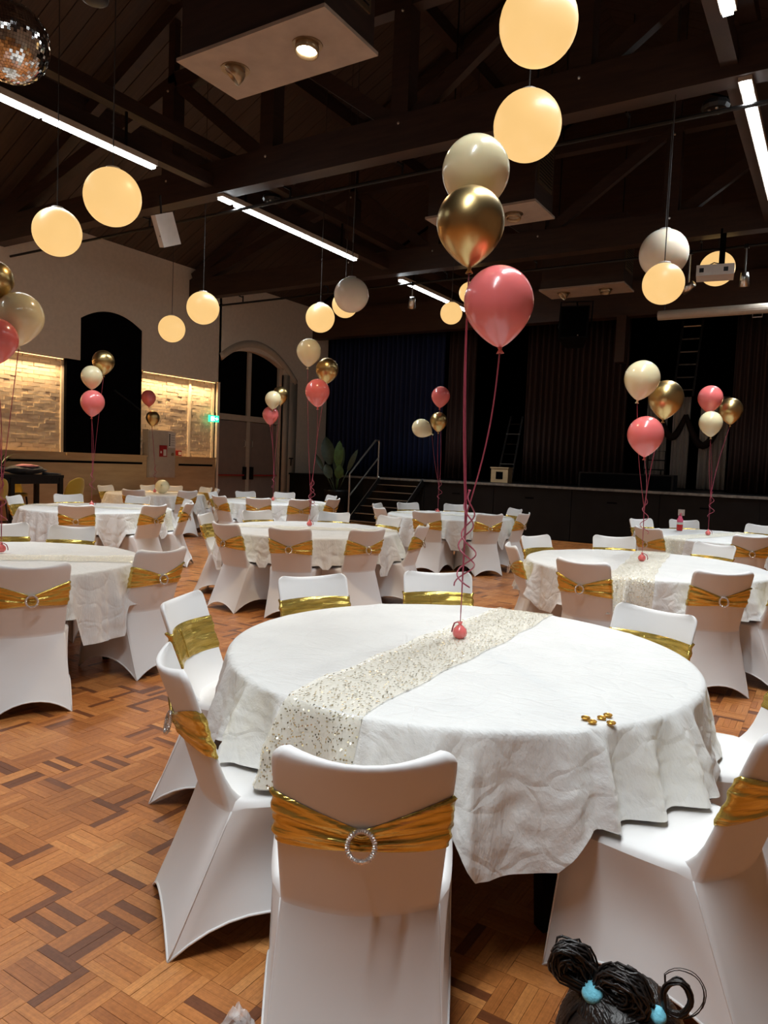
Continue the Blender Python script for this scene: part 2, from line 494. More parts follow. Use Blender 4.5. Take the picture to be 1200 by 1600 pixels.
# ------------------------------------------------------------------ ceiling: boards running down the slope, purlins
ceil = struct('ceiling', MB().add([(XL - .4, Y0, roof_z(XL - .4) + .06), (XC, Y0, RIDGE + .06), (XR + .4, Y0, roof_z(XR + .4) + .06),
     (XL - .4, YE, roof_z(XL - .4) + .06), (XC, YE, RIDGE + .06), (XR + .4, YE, roof_z(XR + .4) + .06)], [(0, 1, 4, 3), (1, 2, 5, 4)]),
    M['black'], 'dark timber roof of sloping boards above the trusses', 'ceiling')
PW = .275
sl = sqrt(1 + SLOPE ** 2)
half = XC - XL + .4
pm = MB().box((half / 2, 0, .012), (half * sl, PW - .012, .026)).mesh('ceiling_plank', M['plank'])
ang = math.atan(SLOPE)
y = Y0 + PW / 2
while y < 16.3:
    for sd in (-1, 1):
        o = link('plank', pm, ceil)
        o.location = (XC, y, RIDGE)
        o.rotation_euler = (0, -ang if sd < 0 else ang, 0)
        # local +x runs down the slope on the right side; turn the left one round
        if sd < 0:
            o.rotation_euler = (0, ang, pi)
    y += PW
pm.transform(Matrix.Translation((half * sl / 2 - half / 2, 0, 0)))
for sd in (-1, 1):
    for dx in (2.0, 4.0, 6.1):
        x = XC + sd * dx
        MB().span((x - .09, Y0, roof_z(x) - .22), (x + .09, 16.2, roof_z(x) + .02)).build('purlin', M['darkwood'], ceil)

# ------------------------------------------------------------------ roof trusses
def truss(yy, label):
    t = empty('roof_truss', label, 'truss', (0, yy, 0), kind='structure')
    MB().span((XL, -.11, TIE_B), (XR, .11, TIE_T)).build('tie_beam', M['darkwood'], t)
    c0, c1, zc = XC - 4.15, XC + 4.15, 6.62
    MB().span((c0, -.08, zc), (c1, .08, zc + .2)).build('top_chord', M['darkwood'], t)
    for s_ in (-1, 1):
        MB().bar((XC + s_ * (XC - XL - .02), 0, TIE_T - .08), (XC + s_ * 4.0, 0, zc + .1), .16, .2).build('principal_rafter', M['darkwood'], t)
        MB().bar((XC + s_ * (XC - XL - .05), 0, EAVE - .22), (XC, 0, RIDGE - .24), .14, .2).build('roof_rafter', M['darkwood'], t)
    px = (-8.28, -6.45, -4.48, -2.42, -.35)
    for x in px:
        MB().span((x - .11, -.10, TIE_T - .05), (x + .11, .10, zc + .05)).build('post', M['darkwood'], t)
        MB().span((x - .06, -.05, zc + .15), (x + .06, .05, roof_z(x) - .2)).build('prop', M['darkwood'], t)
        b = MB()
        for zz in (TIE_T - .1, zc - .05):
            b.ball((x, -.105, zz), .018, 8, 6)
        b.build('bolt', M['steel'], t)
    for a, b in ((0, 1), (1, 2), (4, 3), (3, 2)):
        MB().bar((px[a] + (.15 if a < b else -.15), 0, zc + .02), (px[b] + (-.15 if a < b else .15), 0, TIE_T - .02), .10, .17).build('brace', M['darkwood'], t)
    MB().tube([(XL, .22, TIE_B - .13), (XR, .22, TIE_B - .13)], .022, 8).build('lighting_rail', M['blackmetal'], t)
    for x in (-11.3, -9.0, -6.3, -4.6, -2.0, 0.5):
        MB().span((x - .01, .21, TIE_B - .12), (x + .01, .23, TIE_B + .02)).span((x - .01, .10, TIE_B - .02), (x + .01, .23, TIE_B)).build('rail_hanger', M['blackmetal'], t)
    return t
truss(TRUSS_Y[2], 'dark timber roof truss crossing the picture above the nearest tables')
truss(TRUSS_Y[3], 'dark timber roof truss nearer the stage, behind the first one')
# longitudinal ceiling joists that carry the light strips
for x, lab in ((-7.30, 'long dark joist carrying the left row of white light strips'), (-.94, 'long dark joist carrying the right row of white light strips')):
    j = struct('trim_1' if x < -3 else 'trim_2', MB().span((x - .07, Y0, 5.46), (x + .07, 16.1, 5.62)), M['darkwood'], lab, 'joist')
    MB().span((x - .20, 3.2, TIE_B + .10), (x - .06, 16.1, TIE_B + .26)).build('ledger', M['darkwood'], j)

# ------------------------------------------------------------------ walls
def arch_top(y, y0, y1, zs, rise):
    c, hw_ = (y0 + y1) / 2, (y1 - y0) / 2
    q = max(0, 1 - ((y - c) / hw_) ** 2)
    return zs + rise * q
def wall_slab(mb, xb, xf, ya, yb, za, zb, openings):
    ys = {ya, yb}
    for (p, q, z0, zs, rise) in openings:
        for k in range(25): ys.add(p + (q - p) * k / 24)
    ys = sorted(y for y in ys if ya <= y <= yb)
    for a, b in zip(ys[:-1], ys[1:]):
        m = (a + b) / 2; op = None
        for o in openings:
            if o[0] < m < o[1]: op = o
        if op is None:
            mb.add([(xf, a, za), (xf, b, za), (xf, b, zb), (xf, a, zb)], [(0, 1, 2, 3)])
        else:
            p, q, z0, zs, rise = op
            ta, tb = arch_top(a, p, q, zs, rise), arch_top(b, p, q, zs, rise)
            mb.add([(xf, a, ta), (xf, b, tb), (xf, b, zb), (xf, a, zb), (xb, a, ta), (xb, b, tb)], [(0, 1, 2, 3), (4, 5, 1, 0)])
            if z0 > za:
                mb.add([(xf, a, za), (xf, b, za), (xf, b, z0), (xf, a, z0), (xb, a, z0), (xb, b, z0)], [(0, 1, 2, 3), (3, 2, 5, 4)])
    for (p, q, z0, zs, rise) in openings:
        for yy in (p, q):
            if ya < yy < yb:
                mb.add([(xf, yy, max(z0, za)), (xb, yy, max(z0, za)), (xb, yy, zs), (xf, yy, zs)], [(0, 1, 2, 3)])
    return mb
BT = 3.29   # top of the brick panels
wl = MB().span((XL - .40, Y0, 0), (XL - .23, 16.9, EAVE + .1))
wall_slab(wl, XL - .24, XL, Y0, 12.67, BT, EAVE + .05, [(8.91, 10.37, BT, 4.10, .24)])
for ya_, yb_ in ((Y0, 8.91), (10.37, 12.67)):
    wl.add([(XL - .24, ya_, BT), (XL - .24, yb_, BT), (XL, yb_, BT), (XL, ya_, BT)], [(0, 1, 2, 3)])
wall_slab(wl, XL - .24, XL, 12.6, 16.9, 0, EAVE + .05, [(12.67, 14.98, 0, 3.90, .28)])
wl.add([(XL, 16.9, 0), (XL - .24, 16.9, 0), (XL - .24, 16.9, EAVE + .05), (XL, 16.9, EAVE + .05)], [(0, 1, 2, 3)])
wall_left = struct('wall_left', wl, M['plaster'], 'left wall of warm plaster above cream painted brick panels', 'wall')
# wainscot under the brick
wn = MB().span((XL - .24, Y0, 0), (XL - .03, 12.6, 1.47))
wn.build('wainscot', M['ply'], wall_left)
MB().span((XL - .24, Y0, 1.47), (XL + .0, 12.6, 1.50)).build('wainscot_cap', M['ply'], wall_left)
MB().span((XL - .03, Y0, 1.30), (XL - .024, 10.45, 1.345)).build('rail_slot', M['black'], wall_left)
MB().span((XL - .03, 11.45, 1.29), (XL - .024, 12.5, 1.335)).build('rail_slot', M['black'], wall_left)
# brick panels
rb = random.Random(3)
bm_ = MB()
for (ya, yb) in ((3.0, 8.62), (10.42, 12.58)):
    row = 0; z = 1.505
    while z < BT - .02:
        y = ya + (-.11 if row % 2 else 0)
        while y < yb:
            a, b = max(ya, y), min(yb, y + .215)
            if b - a > .03:
                pr = XL - .185 + rb.uniform(-.010, .012)
                dz0, dz1 = rb.uniform(-.004, .004), rb.uniform(-.004, .004)
                zt = min(z + .060, BT)
                bm_.add([(XL - .235, a, z), (XL - .235, b, z), (XL - .235, b, zt), (XL - .235, a, zt),
                         (pr, a + .001, z + dz0), (pr + rb.uniform(-.003, .003), b - .001, z + dz1), (pr + .008, b - .001, zt + dz1), (pr + .008, a + .001, zt + dz0)],
                        [(4, 5, 6, 7), (0, 1, 5, 4), (1, 2, 6, 5), (2, 3, 7, 6), (3, 0, 4, 7)])
            y += .225
        z += .075; row += 1
bf = bm_.build('brick_facing', M['brick'], wall_left); bf['kind'] = 'stuff'
mo = MB().span((XL - .24, 3.0, 1.5), (XL - .198, 8.62, BT)).span((XL - .24, 10.42, 1.5), (XL - .198, 12.58, BT)).build('mortar_bed', M['brick'], wall_left)
for yy in (8.63, 10.40, 11.86, 12.60):
    MB().span((XL - .24, yy - .03, 1.5), (XL - .14, yy + .03, BT)).build('panel_trim', M['brick'], wall_left)
for ya, yb in ((3.0, 8.6), (10.43, 12.58)):
    cv = empty('cove_light', 'warm strip light over the brick panel ' + ('right of the black window' if ya > 9 else 'left of the black window'), 'cove light', (XL, (ya + yb) / 2, BT))
    L = yb - ya
    MB().box((-.05, 0, -.012), (.03, L - .05, .02)).build('led_profile', M['whitepaint'], cv)
    MB().box((-.05, 0, -.026), (.016, L - .06, .006)).build('led_tape', M['cove'], cv)
    area('cove_light_glow', (-.03, 0, -.04), .03, L - .1, COVE_W * L, (1, .68, .36), (0, radians(-4), 0), 120, cv)
# other walls
struct('wall_right', MB().span((XR, Y0, 0), (XR + .2, 16.9, EAVE + .1)), M['plaster'], 'right wall of the hall, out of the picture', 'wall')
wr_ = MB().add([(XL - .4, Y0, 0), (XR + .2, Y0, 0), (XR + .2, Y0, roof_z(XR + .2)), (XC, Y0, RIDGE), (XL - .4, Y0, roof_z(XL - .4))], [(0, 1, 2, 3, 4)])
struct('wall_back', wr_, M['plaster'], 'rear gable wall behind the viewer', 'wall')
# proscenium: fascia beam and boarded gable over the stage
wf = MB().span((XL, 16.15, 4.88), (XR, 16.45, 5.62))
wf.add([(XL - .4, 16.3, 5.6), (XR + .4, 16.3, 5.6), (XR + .4, 16.3, roof_z(XR + .4)), (XC, 16.3, RIDGE), (XL - .4, 16.3, roof_z(XL - .4))], [(0, 1, 2, 3, 4)])
wall_front = struct('wall_front', wf, M['prosc'], 'dark brown fascia beam over the stage opening', 'wall')
MB().span((-4.3, 16.08, 3.9), (-4.1, 16.4, 4.9)).build('fascia_drop', M['prosc'], wall_front)
st = MB()
st.span((XL, YE, 0), (XR, YE + .1, 7)).span((XL, 16.9, 6.6), (XR, YE, 6.7)).span((XL - .1, 16.9, 0), (XL, YE, 7)).span((XR, 16.9, 0), (XR + .1, YE, 7))
struct('wall_stage', st, M['black'], 'black walls of the stage house behind the curtains', 'wall')

# window
wi = empty('window_1', 'tall arched window blacked out between the brick panels', 'window', (XL, 9.6, 1.5), kind='structure')
MB().span((-.235, -.93, 0), (-.03, .78, 1.79)).build('blackout_panel', M['black'], wi)
MB().grid(lambda a, b: (-.012, -.69 + 1.46 * a, 1.75 + b * (arch_top(8.91 + 1.46 * a, 8.91, 10.37, 4.10, .30) - 3.25)), 24, 2).build('arched_blackout', M['black'], wi)
MB().span((-.10, -.97, 0), (-.02, -.90, 1.79)).span((-.10, .74, 0), (-.02, .79, 1.79)).build('curtain_edge', M['black'], wi)
MB().bar((-.015, .1, 1.3), (-.015, .75, .95), .03, .05, (1, 0, 0)).build('brace_bar', M['blackmetal'], wi)
MB().box((-.1, -.05, -.035), (.26, 1.86, .05)).build('window_sill', M['ply'], wi)

# arched double door
dr = empty('door_1', 'tall arched double door with black panes over two taupe leaves', 'door', (XL, 13.82, 0), kind='structure')
dx = -.20
for s_, y0_, y1_ in ((-1, -1.13, -.06), (1, .06, 1.13)):
    lf = MB().span((dx, y0_, .02), (dx + .05, y1_, 2.42)).build('door_leaf', M['doorpaint'], dr)
    MB().span((dx + .05, y0_ + .1, .25), (dx + .056, y1_ - .1, .95)).span((dx + .05, y0_ + .1, 1.2), (dx + .056, y1_ - .1, 2.3)).build('leaf_panel', M['doorpaint'], lf)
    MB().tube([(dx + .11, y0_ + .05, 1.09), (dx + .11, y1_ - .05, 1.09)], .018, 8).build('push_bar', M['reds'], lf)
    yc = y1_ - .07 if s_ < 0 else y0_ + .07
    MB().span((dx + .05, yc - .035, .98), (dx + .13, yc + .035, 1.30)).build('latch_case', M['blackmetal'], lf)
    MB().tube([(dx + .06, yc, 1.8), (dx + .10, yc, 1.82), (dx + .10, yc, 1.95), (dx + .06, yc, 1.97)], .01, 6).build('pull_handle', M['steel'], lf)
MB().span((dx, -.06, 0), (dx + .07, .06, 4.16)).build('centre_mullion', M['doorframe'], dr)
MB().span((dx, -1.15, 2.44), (dx + .09, 1.15, 2.58)).build('transom', M['doorframe'], dr)
for s_ in (-1, 1):
    MB().span((dx, s_ * 1.15, 0), (dx + .06, s_ * 1.10, 3.95)).build('door_frame', M['doorframe'], dr)
    a0, a1 = (-1.10, -.06) if s_ < 0 else (.06, 1.10)
    MB().grid(lambda a, b: (dx + .02, a0 + (a1 - a0) * a, 2.58 + b * (arch_top(13.82 + (a0 + (a1 - a0) * a), 12.68, 14.97, 3.90, .30) - 2.58)), 16, 3).build('pane', M['black'], dr)
# moulded arch casing
pts = [(.02, -1.155, BT), (.02, -1.155, 3.3)]
pts = []
for k in range(33):
    yy = -1.15 + 2.80 * k / 32
    pts.append((-.03, yy, 4.37 - .80 * ((yy - .08) / 1.60) ** 2))
cs = MB().tube(pts, .10, 8)
cs.span((-.06, 1.16, 0), (.05, 1.36, 3.75)).span((-.03, 1.36, 0), (.025, 1.72, 3.58))
cs.build('arch_casing', M['doorframe'], dr, True)
tm = empty('wall_hook', 'small dark T shaped mark on the arch jamb by the stage', 'hook', (XL + .06, 15.31, 1.49))
MB().box((0, 0, .07), (.012, .17, .03)).box((0, 0, -.03), (.012, .03, .2)).build('hook_bar', M['blackmetal'], tm)

# hose cabinet etc on the left wall
hc = empty('hose_cabinet', 'white fire hose cabinet with red sign on the brick wall', 'cabinet', (XL - .03, 10.95, 1.02))
MB().span((-.15, -.38, 0), (.03, .38, 1.04)).build('cabinet_box', M['offwhite'], hc)
cd = MB().span((.03, -.36, .02), (.05, .36, 1.02)).build('cabinet_door', M['offwhite'], hc)
rs = MB().span((.05, -.09, .46), (.056, .12, .71)).build('red_sign', M['reds'], cd)
MB().span((.056, .02, .48), (.058, .10, .62)).box((.058, -.045, .56), (.003, .04, .05)).build('sign_symbol', M['white'], rs)
ps = MB().span((.05, .16, .66), (.053, .36, 1.0)).build('notice', M['white'], cd)
pb = MB()
for k in range(6): pb.box((.055, .19, .72 + k * .045), (.003, .032, .034))
for k in range(5): pb.box((.055, .285, .72 + k * .055), (.003, .10, .006))
pb.build('notice_print', M['black'], ps)
MB().lathe([(0, 0), (.035, 0), (.035, .02), (0, .02)], 12, Matrix.Translation((.05, .28, .52)) @ Matrix.Rotation(pi / 2, 4, 'Y')).build('lock', M['brass'], cd)
MB().span((-.02, .40, .05), (.01, .50, .50)).build('side_batten', M['ply'], hc)
ca = empty('call_point', 'small red fire alarm call point beside the hose cabinet', 'call point', (XL - .16, 11.57, 1.57))
MB().box((0, 0, 0), (.06, .13, .12)).build('housing', M['reds'], ca)
MB().box((.033, .01, 0), (.006, .08, .07)).build('glass', M['white'], ca)
ex = empty('exit_sign', 'green lit emergency exit sign beside the arched door', 'sign', (XL - .02, 12.50, 2.42))
MB().box((0, 0, 0), (.05, .30, .155)).build('sign_box', M['exit'], ex)
fg = MB().box((.028, .08, .0), (.004, .09, .02)).add([(.03, .045, .0), (.03, .085, .05), (.03, .085, -.05)], [(0, 1, 2)])
fg.box((.028, -.075, -.005), (.004, .07, .11)).box((.028, -.02, -.0), (.004, .022, .05)).box((.028, -.012, .042), (.004, .022, .022)).box((.028, -.005, -.038), (.004, .05, .014)).box((.028, .0, .01), (.004, .05, .012))
fg.build('running_figure', M['exitw'], ex)
wsp = empty('wall_speaker', 'white loudspeaker hung from the rail under the first truss', 'speaker', (-7.75, 6.72, 4.48), radians(-38))
wsp.rotation_euler = (radians(20), radians(14), radians(-30))
sb = MB().add([(-.16, -.11, -.2), (.16, -.11, -.2), (.10, .13, -.2), (-.10, .13, -.2), (-.16, -.11, .2), (.16, -.11, .2), (.10, .13, .2), (-.10, .13, .2)], [(3, 2, 1, 0), (4, 5, 6, 7), (0, 1, 5, 4), (1, 2, 6, 5), (2, 3, 7, 6), (3, 0, 4, 7)])
sb.build('speaker_box', M['white'], wsp)
MB().tube([(0, 0, .2), (0, .05, .42)], .014, 6).build('bracket', M['blackmetal'], wsp)
MB().box((.1, -.113, -.06), (.02, .006, .02)).build('badge', M['blackmetal'], wsp)

# ------------------------------------------------------------------ stage
SZ = 1.17
sg = struct('stage', MB().span((XL - .0, YS + .02, 0), (XR, YE, SZ - .04)), M['blackpaint'], 'black painted stage platform across the end of the hall', 'stage')
MB().span((XL, YS - .03, SZ - .04), (XR, YE, SZ)).build('stage_deck', M['blackpaint'], sg)
MB().span((XL + 1.7, YS - .045, SZ - .045), (XR, YS + .03, SZ + .004)).build('edge_nosing', M['nosing'], sg)
x = XL + .6
while x < XR - .5:
    p = MB().span((x + .006, YS, .02), (x + 1.79, YS + .03, SZ - .06)).build('front_panel', M['blackpaint'], sg)
    MB().span((x + .75, YS - .004, SZ - .30), (x + .95, YS + .002, SZ - .27)).build('vent_slot', M['black'], p)
    x += 1.8
sk = empty('wall_socket', 'small beige socket plate on the black stage front', 'socket', (-2.60, YS - .012, .78))
MB().box((0, 0, 0), (.12, .02, .12)).build('plate', M['whitepaint'], sk)
MB().lathe([(0, 0), (.03, 0), (.03, .01), (0, .01)], 12, Matrix.Translation((0, -.01, 0)) @ Matrix.Rotation(pi / 2, 4, 'X')).build('outlet', M['white'], sk)
# steps
sp_ = empty('stage_steps', 'black stage steps with steel edges and tubular handrail', 'steps', (-9.05, YS - .05, 0))
NS = 6
for s_ in (0, 1):
    xx = -.62 + 1.24 * s_
    sr = MB().bar((xx, -1.45, .02), (xx, -.02, SZ - .05), .04, .12).build('stringer', M['blackpaint'], sp_)
    MB().bar((xx, -1.45, .09), (xx, -.02, SZ + .02), .02, .012).build('stringer_edge', M['steel'], sr)
for k in range(NS):
    yk = -1.32 + k * .24; zk = (k + 1) * SZ / (NS + 1)
    tr = MB().span((-.60, yk, zk - .03), (.60, yk + .26, zk)).build('tread', M['blackpaint'], sp_)
    MB().span((-.60, yk - .008, zk - .010), (.60, yk, zk + .002)).build('tread_edge', M['steel'], tr)
MB().tube([(-.66, -1.25, .25), (-.66, -1.25, 1.25), (-.66, -.18, 2.08), (-.66, -.05, 2.08), (-.66, -.02, 2.02), (-.66, -.02, 1.15)], .022, 8).build('handrail', M['steel'], sp_)
MB().tube([(-.66, -1.25, .72), (-.66, -.02, 1.66)], .018, 8).build('mid_rail', M['steel'], sp_)

def curtain(name, label, x0, x1, yy, z0, z1, mat, folds, amp=.07, top_gather=1.0):
    n = int(folds * 10)
    rr = random.Random(int(x0 * 100)); ph = [rr.uniform(-.5, .5) for _ in range(n + 1)]
    def fn(a, b):
        k = a * folds * 2 * pi
        return (x0 + (x1 - x0) * a, yy + amp * (sin(k) * (.8 + .2 * b) + .25 * sin(k * .37 + 1.3) + .04 * ph[int(a * n)]), z0 + (z1 - z0) * b)
    m = MB().grid(fn, n, 4)
    o = m.build(name, mat, None, True)
    md = o.modifiers.new('thickness', 'SOLIDIFY'); md.thickness = .01
    return tag(o, label, 'curtain')
curtain('stage_curtain', 'navy blue velvet curtain at the left side of the stage', XL + .06, -8.85, 16.9, SZ + .02, 5.3, M['blue'], 24)
curtain('stage_curtain', 'dark curtain edge just right of the navy curtain', -8.78, -8.0, 17.0, SZ + .02, 5.3, M['brown'], 5)
curtain('stage_curtain', 'brown velvet curtain in the middle of the stage', -6.75, -4.28, 17.3, SZ + .02, 5.2, M['brown'], 17)
curtain('stage_curtain', 'brown velvet curtain at the right edge of the picture', -2.06, 3.9, 17.3, SZ + .02, 5.2, M['brown'], 38)
curtain('back_drape', 'pale grey drape behind the pink balloon at the stage rear', -4.25, -3.75, 19.3, SZ + .02, 3.45, M['drape'], 5, .05)
curtain('back_drape', 'pale grey drape in the middle of the stage opening', -3.62, -3.22, 19.3, SZ + .02, 3.45, M['drape'], 5, .05)
curtain('back_drape', 'pale grey drape nearest the right brown curtain', -2.98, -2.34, 19.3, SZ + .02, 3.45, M['drape'], 6, .05)
sw = MB()
for (a, b, dip) in ((-3.9, -3.3, .55), (-3.3, -2.45, .75)):
    sw.tube([(a + (b - a) * k / 14, 19.15, 3.0 - dip * sin(pi * k / 14)) for k in range(15)], [.05 + .04 * sin(pi * k / 14) for k in range(15)], 8)
tag(sw.build('fabric_swag', M['brown'], None, True), 'dark brown fabric swag looped across the grey drapes', 'swag')
ld = empty('hung_ladder', 'dark ladder hanging above the grey drapes at stage rear', 'ladder', (-3.3, 18.6, 3.4))
for s_ in (-.22, .22):
    MB().bar((s_, 0, 0), (s_ + .12, 0, 1.8), .05, .05, (0, 1, 0)).build('rail', M['blackmetal'], ld)
for k in range(6):
    z = .15 + k * .3
    MB().tube([(-.22 + .067 * z, 0, z), (.22 + .067 * z, 0, z)], .018, 6).build('rung', M['steel'] if k % 2 else M['nosing'], ld)
sl_ = empty('step_ladder', 'dark step ladder leaning at the left of the stage recess', 'ladder', (-7.35, 17.6, SZ))
for s_ in (-.2, .2):
    MB().bar((s_, 0, 0), (s_ * .8 + .15, .3, 1.7), .05, .04, (0, 1, 0)).build('rail', M['blackmetal'], sl_)
for k in range(6):
    z = .2 + k * .26
    MB().box((.088 * z, .176 * z, z), (.38, .06, .02)).build('step', M['nosing'] if k % 3 == 1 else M['blackmetal'], sl_)
cr_ = empty('wooden_crate', 'small pale wooden box standing on the stage', 'box', (-7.0, 16.6, SZ))
MB().span((-.22, -.14, 0), (.22, .14, .34)).build('crate_body', M['ply'], cr_)
MB().span((-.09, -.146, .08), (.09, -.14, .26)).build('opening', M['black'], cr_)
MB().span((-.24, -.16, .34), (.24, .16, .37)).build('lid', M['ply'], cr_)
bw = empty('stage_box', 'long low black box on the stage edge before the drapes', 'box', (-3.85, 15.95, SZ))
MB().span((-.98, -.22, 0), (.98, .22, .34)).build('box_body', M['blackpaint'], bw)
MB().span((-.94, -.228, .03), (.94, -.22, .31)).build('front_grille', M['black'], bw)
for s_ in (-1, 1): MB().span((s_ * .985, -.08, .2), (s_ * .97, .08, .25)).build('side_handle', M['blackmetal'], bw)
fr_ = empty('metal_frame_chair', 'thin black metal chair on stage below the pink balloon', 'chair', (-3.75, 18.3, SZ))
MB().tube([(-.2, 0, 0), (-.2, 0, .9), (.2, 0, .9), (.2, 0, 0)], .018, 6).build('back_frame', M['blackmetal'], fr_)
for z in (.45, .68): MB().tube([(-.2, 0, z), (.2, 0, z)], .014, 6).build('back_bar', M['blackmetal'], fr_)
MB().box((0, -.2, .45), (.42, .42, .03)).build('seat', M['blackmetal'], fr_)
for s_ in (-.19, .19): MB().tube([(s_, -.39, 0), (s_, -.39, .44)], .016, 6).build('leg', M['blackmetal'], fr_)
# hung black loudspeaker
hs = empty('hung_speaker', 'large black loudspeaker hung under the stage fascia', 'speaker', (-4.95, 15.25, 4.2))
hs.rotation_euler = (radians(-14), 0, radians(12))
b = MB().add([(-.30, -.28, 0), (.30, -.28, 0), (.18, .25, 0), (-.18, .25, 0), (-.30, -.28, .72), (.30, -.28, .72), (.18, .25, .72), (-.18, .25, .72)], [(3, 2, 1, 0), (4, 5, 6, 7), (0, 1, 5, 4), (1, 2, 6, 5), (2, 3, 7, 6), (3, 0, 4, 7)])
b.build('speaker_cabinet', M['blackpaint'], hs)
MB().box((0, -.285, .36), (.52, .012, .64)).build('grille', M['black'], hs)
MB().tube([(-.33, 0, .35), (-.33, 0, .95), (.33, 0, .95), (.33, 0, .35)], .02, 6).tube([(0, 0, .95), (0, 1.0, .72)], .02, 6).build('bracket', M['blackmetal'], hs)
MB().ball((.1, -.29, .06), .014, 8, 6).build('badge', M['steel'], hs)
scn_ = empty('projection_screen', 'rolled up white projector screen hung near the stage', 'screen', (-1.0, 14.0, 4.40))
MB().tube([(-2.0, 0, 0), (2.0, 0, 0)], .085, 14).build('screen_case', M['offwhite'], scn_)
for s_ in (-1.9, 1.9): MB().tube([(s_, 0, .08), (s_, 0, 1.1)], .012, 6).build('hanger', M['blackmetal'], scn_)
MB().tube([(-.45, 0, -.085), (-.45, 0, -.14), (-.30, 0, -.14), (-.30, 0, -.085)], .008, 6).build('pull_loop', M['steel'], scn_)
pj = empty('projector', 'white ceiling projector hanging in front of a lit globe', 'projector', (-1.74, 11.66, 4.48), radians(8))
MB().span((-.25, -.19, -.075), (.25, .19, .075)).build('projector_body', M['white'], pj)
MB().lathe([(0, 0), (.05, 0), (.055, .03), (0, .03)], 14, Matrix.Translation((-.12, .19, 0)) @ Matrix.Rotation(-pi / 2, 4, 'X')).build('lens', M['black'], pj)
MB().span((.04, -.03, .07), (.12, .05, .62)).build('ceiling_pole', M['black'], pj)
MB().span((-.02, -.10, .075), (.18, .12, .10)).build('mount_plate', M['blackmetal'], pj)
MB().tube([(.06, -.02, .12), (-.02, -.14, .11), (-.08, -.18, .07)], .008, 5).build('cable', M['cord'], pj)
for s_ in (-.18, .14): MB().span((s_ - .03, -.196, -.03), (s_ + .03, -.19, .03)).build('vent', M['blackmetal'], pj)

def spot(loc, rz, tilt, label):
    s = empty('stage_spotlight', label, 'spotlight', loc, rz)
    Mx = Matrix.Rotation(tilt, 4, 'X')
    MB().lathe([(0, .1), (.05, .1), (.06, .02), (.07, -.1), (.055, -.1), (.05, -.02), (0, -.02)], 14, Mx).build('lamp_can', M['steel'], s, True)
    hz = 4.90 - loc[2]
    MB().tube([(0, 0, .05), (0, 0, hz)], .012, 6).build('stem', M['steel'], s)
    MB().box((0, 0, hz), (.06, .06, .06)).build('clamp', M['blackmetal'], s)
    return s
spot((-1.38, 11.97, 4.42), 0, radians(10), 'small silver spotlight right of the projector')
spot((-2.15, 11.97, 4.38), 1.0, radians(70), 'small silver spotlight left of the projector')
spot((-7.02, 11.97, 4.55), .6, radians(30), 'small silver spotlight under the truss beside the unlit globe')

# ------------------------------------------------------------------ ceiling LED strips
def strip(x, y0, label):
    z = 4.97
    s = empty('ceiling_light_strip', label, 'light strip', (x, y0, z), group='white LED ceiling strips')
    MB().span((-.055, 0, .02), (.055, 3.22, .085)).build('light_housing', M['offwhite'], s)
    for a, b_ in ((0.0, .22), (.30, 1.74), (1.78, 3.2)):
        MB().span((-.036, a, -.012), (.036, b_, .02)).build('led_tube', M['led'], s)
    for yy in (.5, 2.8):
        MB().span((-.012, yy - .012, .085), (.012, yy + .012, .5)).build('hanger', M['blackmetal'], s)
    area('strip_glow', (0, 1.6, -.02), .07, 3.15, STRIP_W, (.93, .98, 1.0), (0, 0, 0), STRIP_SPREAD, s)
    return s
for x, nm in ((-7.27, 'left'), (-.94, 'right')):
    for y0, wh in ((-1.4, 'behind the viewer'), (2.90, 'nearest the viewer'), (7.21, 'crossing under the first truss'), (11.92, 'nearest the stage')):
        strip(x, y0, 'white LED strip of the %s row, %s' % (nm, wh))

# ------------------------------------------------------------------ ceiling air units with spots
def airunit(y0, label, lit):
    zb = 4.88
    u = empty('air_unit', label, 'air unit', (-4.26, y0, zb))
    MB().span((-.76, 0, .03), (.76, .68, 1.25)).build('unit_casing', M['darkwood'], u)
    MB().span((-.79, -.03, 0), (.79, .71, .03)).build('bottom_panel', M['panel'], u)
    g = MB().span((.76, .08, .28), (.775, .60, .85)).build('grille_frame', M['brass'], u)
    for k in range(12):
        MB().box((.778, .34, .33 + k * .042), (.006, .46, .012)).build('slat', M['blackmetal'], g)
    for k, (sx, tl) in enumerate(((.37, 0), (-.42, 40))):
        Mx = Matrix.Translation((sx, .3, -.02)) @ Matrix.Rotation(radians(tl), 4, 'Y') @ Matrix.Rotation(radians(-8 - tl * .4), 4, 'X')
        sp = MB().lathe([(.03, .06), (.075, .05), (.095, .01), (.10, -.05), (.088, -.05), (.08, -.01)], 20, Mx).build('spot_can', M['brass'], u, True)
        MB().lathe([(0, -.012), (.08, -.012)], 20, Mx).build('spot_lens', M['spot_on'] if (lit and k == 0) else M['steel'], sp)
        if lit and k == 0:
            l = bpy.data.lights.new('unit_spot_glow', 'SPOT'); l.energy = SPOT_W; l.color = (1, .72, .42); l.spot_size = radians(125); l.spot_blend = 1; l.shadow_soft_size = .06
            lo = bpy.data.objects.new('unit_spot_glow', l); COL.objects.link(lo); lo.parent = u; lo.location = (sx, .3, -.09)
        MB().lathe([(.085, .004), (.125, .004), (.125, -.004), (.085, -.004), (.085, .004)], 20, Matrix.Translation((sx, .3, -.004))).build('spot_ring', M['brass'], u)
    for sx in (-.6, .6):
        MB().tube([(sx, .34, 1.24), (sx, .34, roof_z(-4.26 + sx) - zb)], .012, 6).build('hanger_rod', M['blackmetal'], u)
    return u
airunit(4.49, 'brown boxed air unit with two brass spots, largest, at top', True)
airunit(8.90, 'brown boxed air unit behind the large gold balloon', False)
airunit(13.35, 'brown boxed air unit farthest off, near the stage', False)

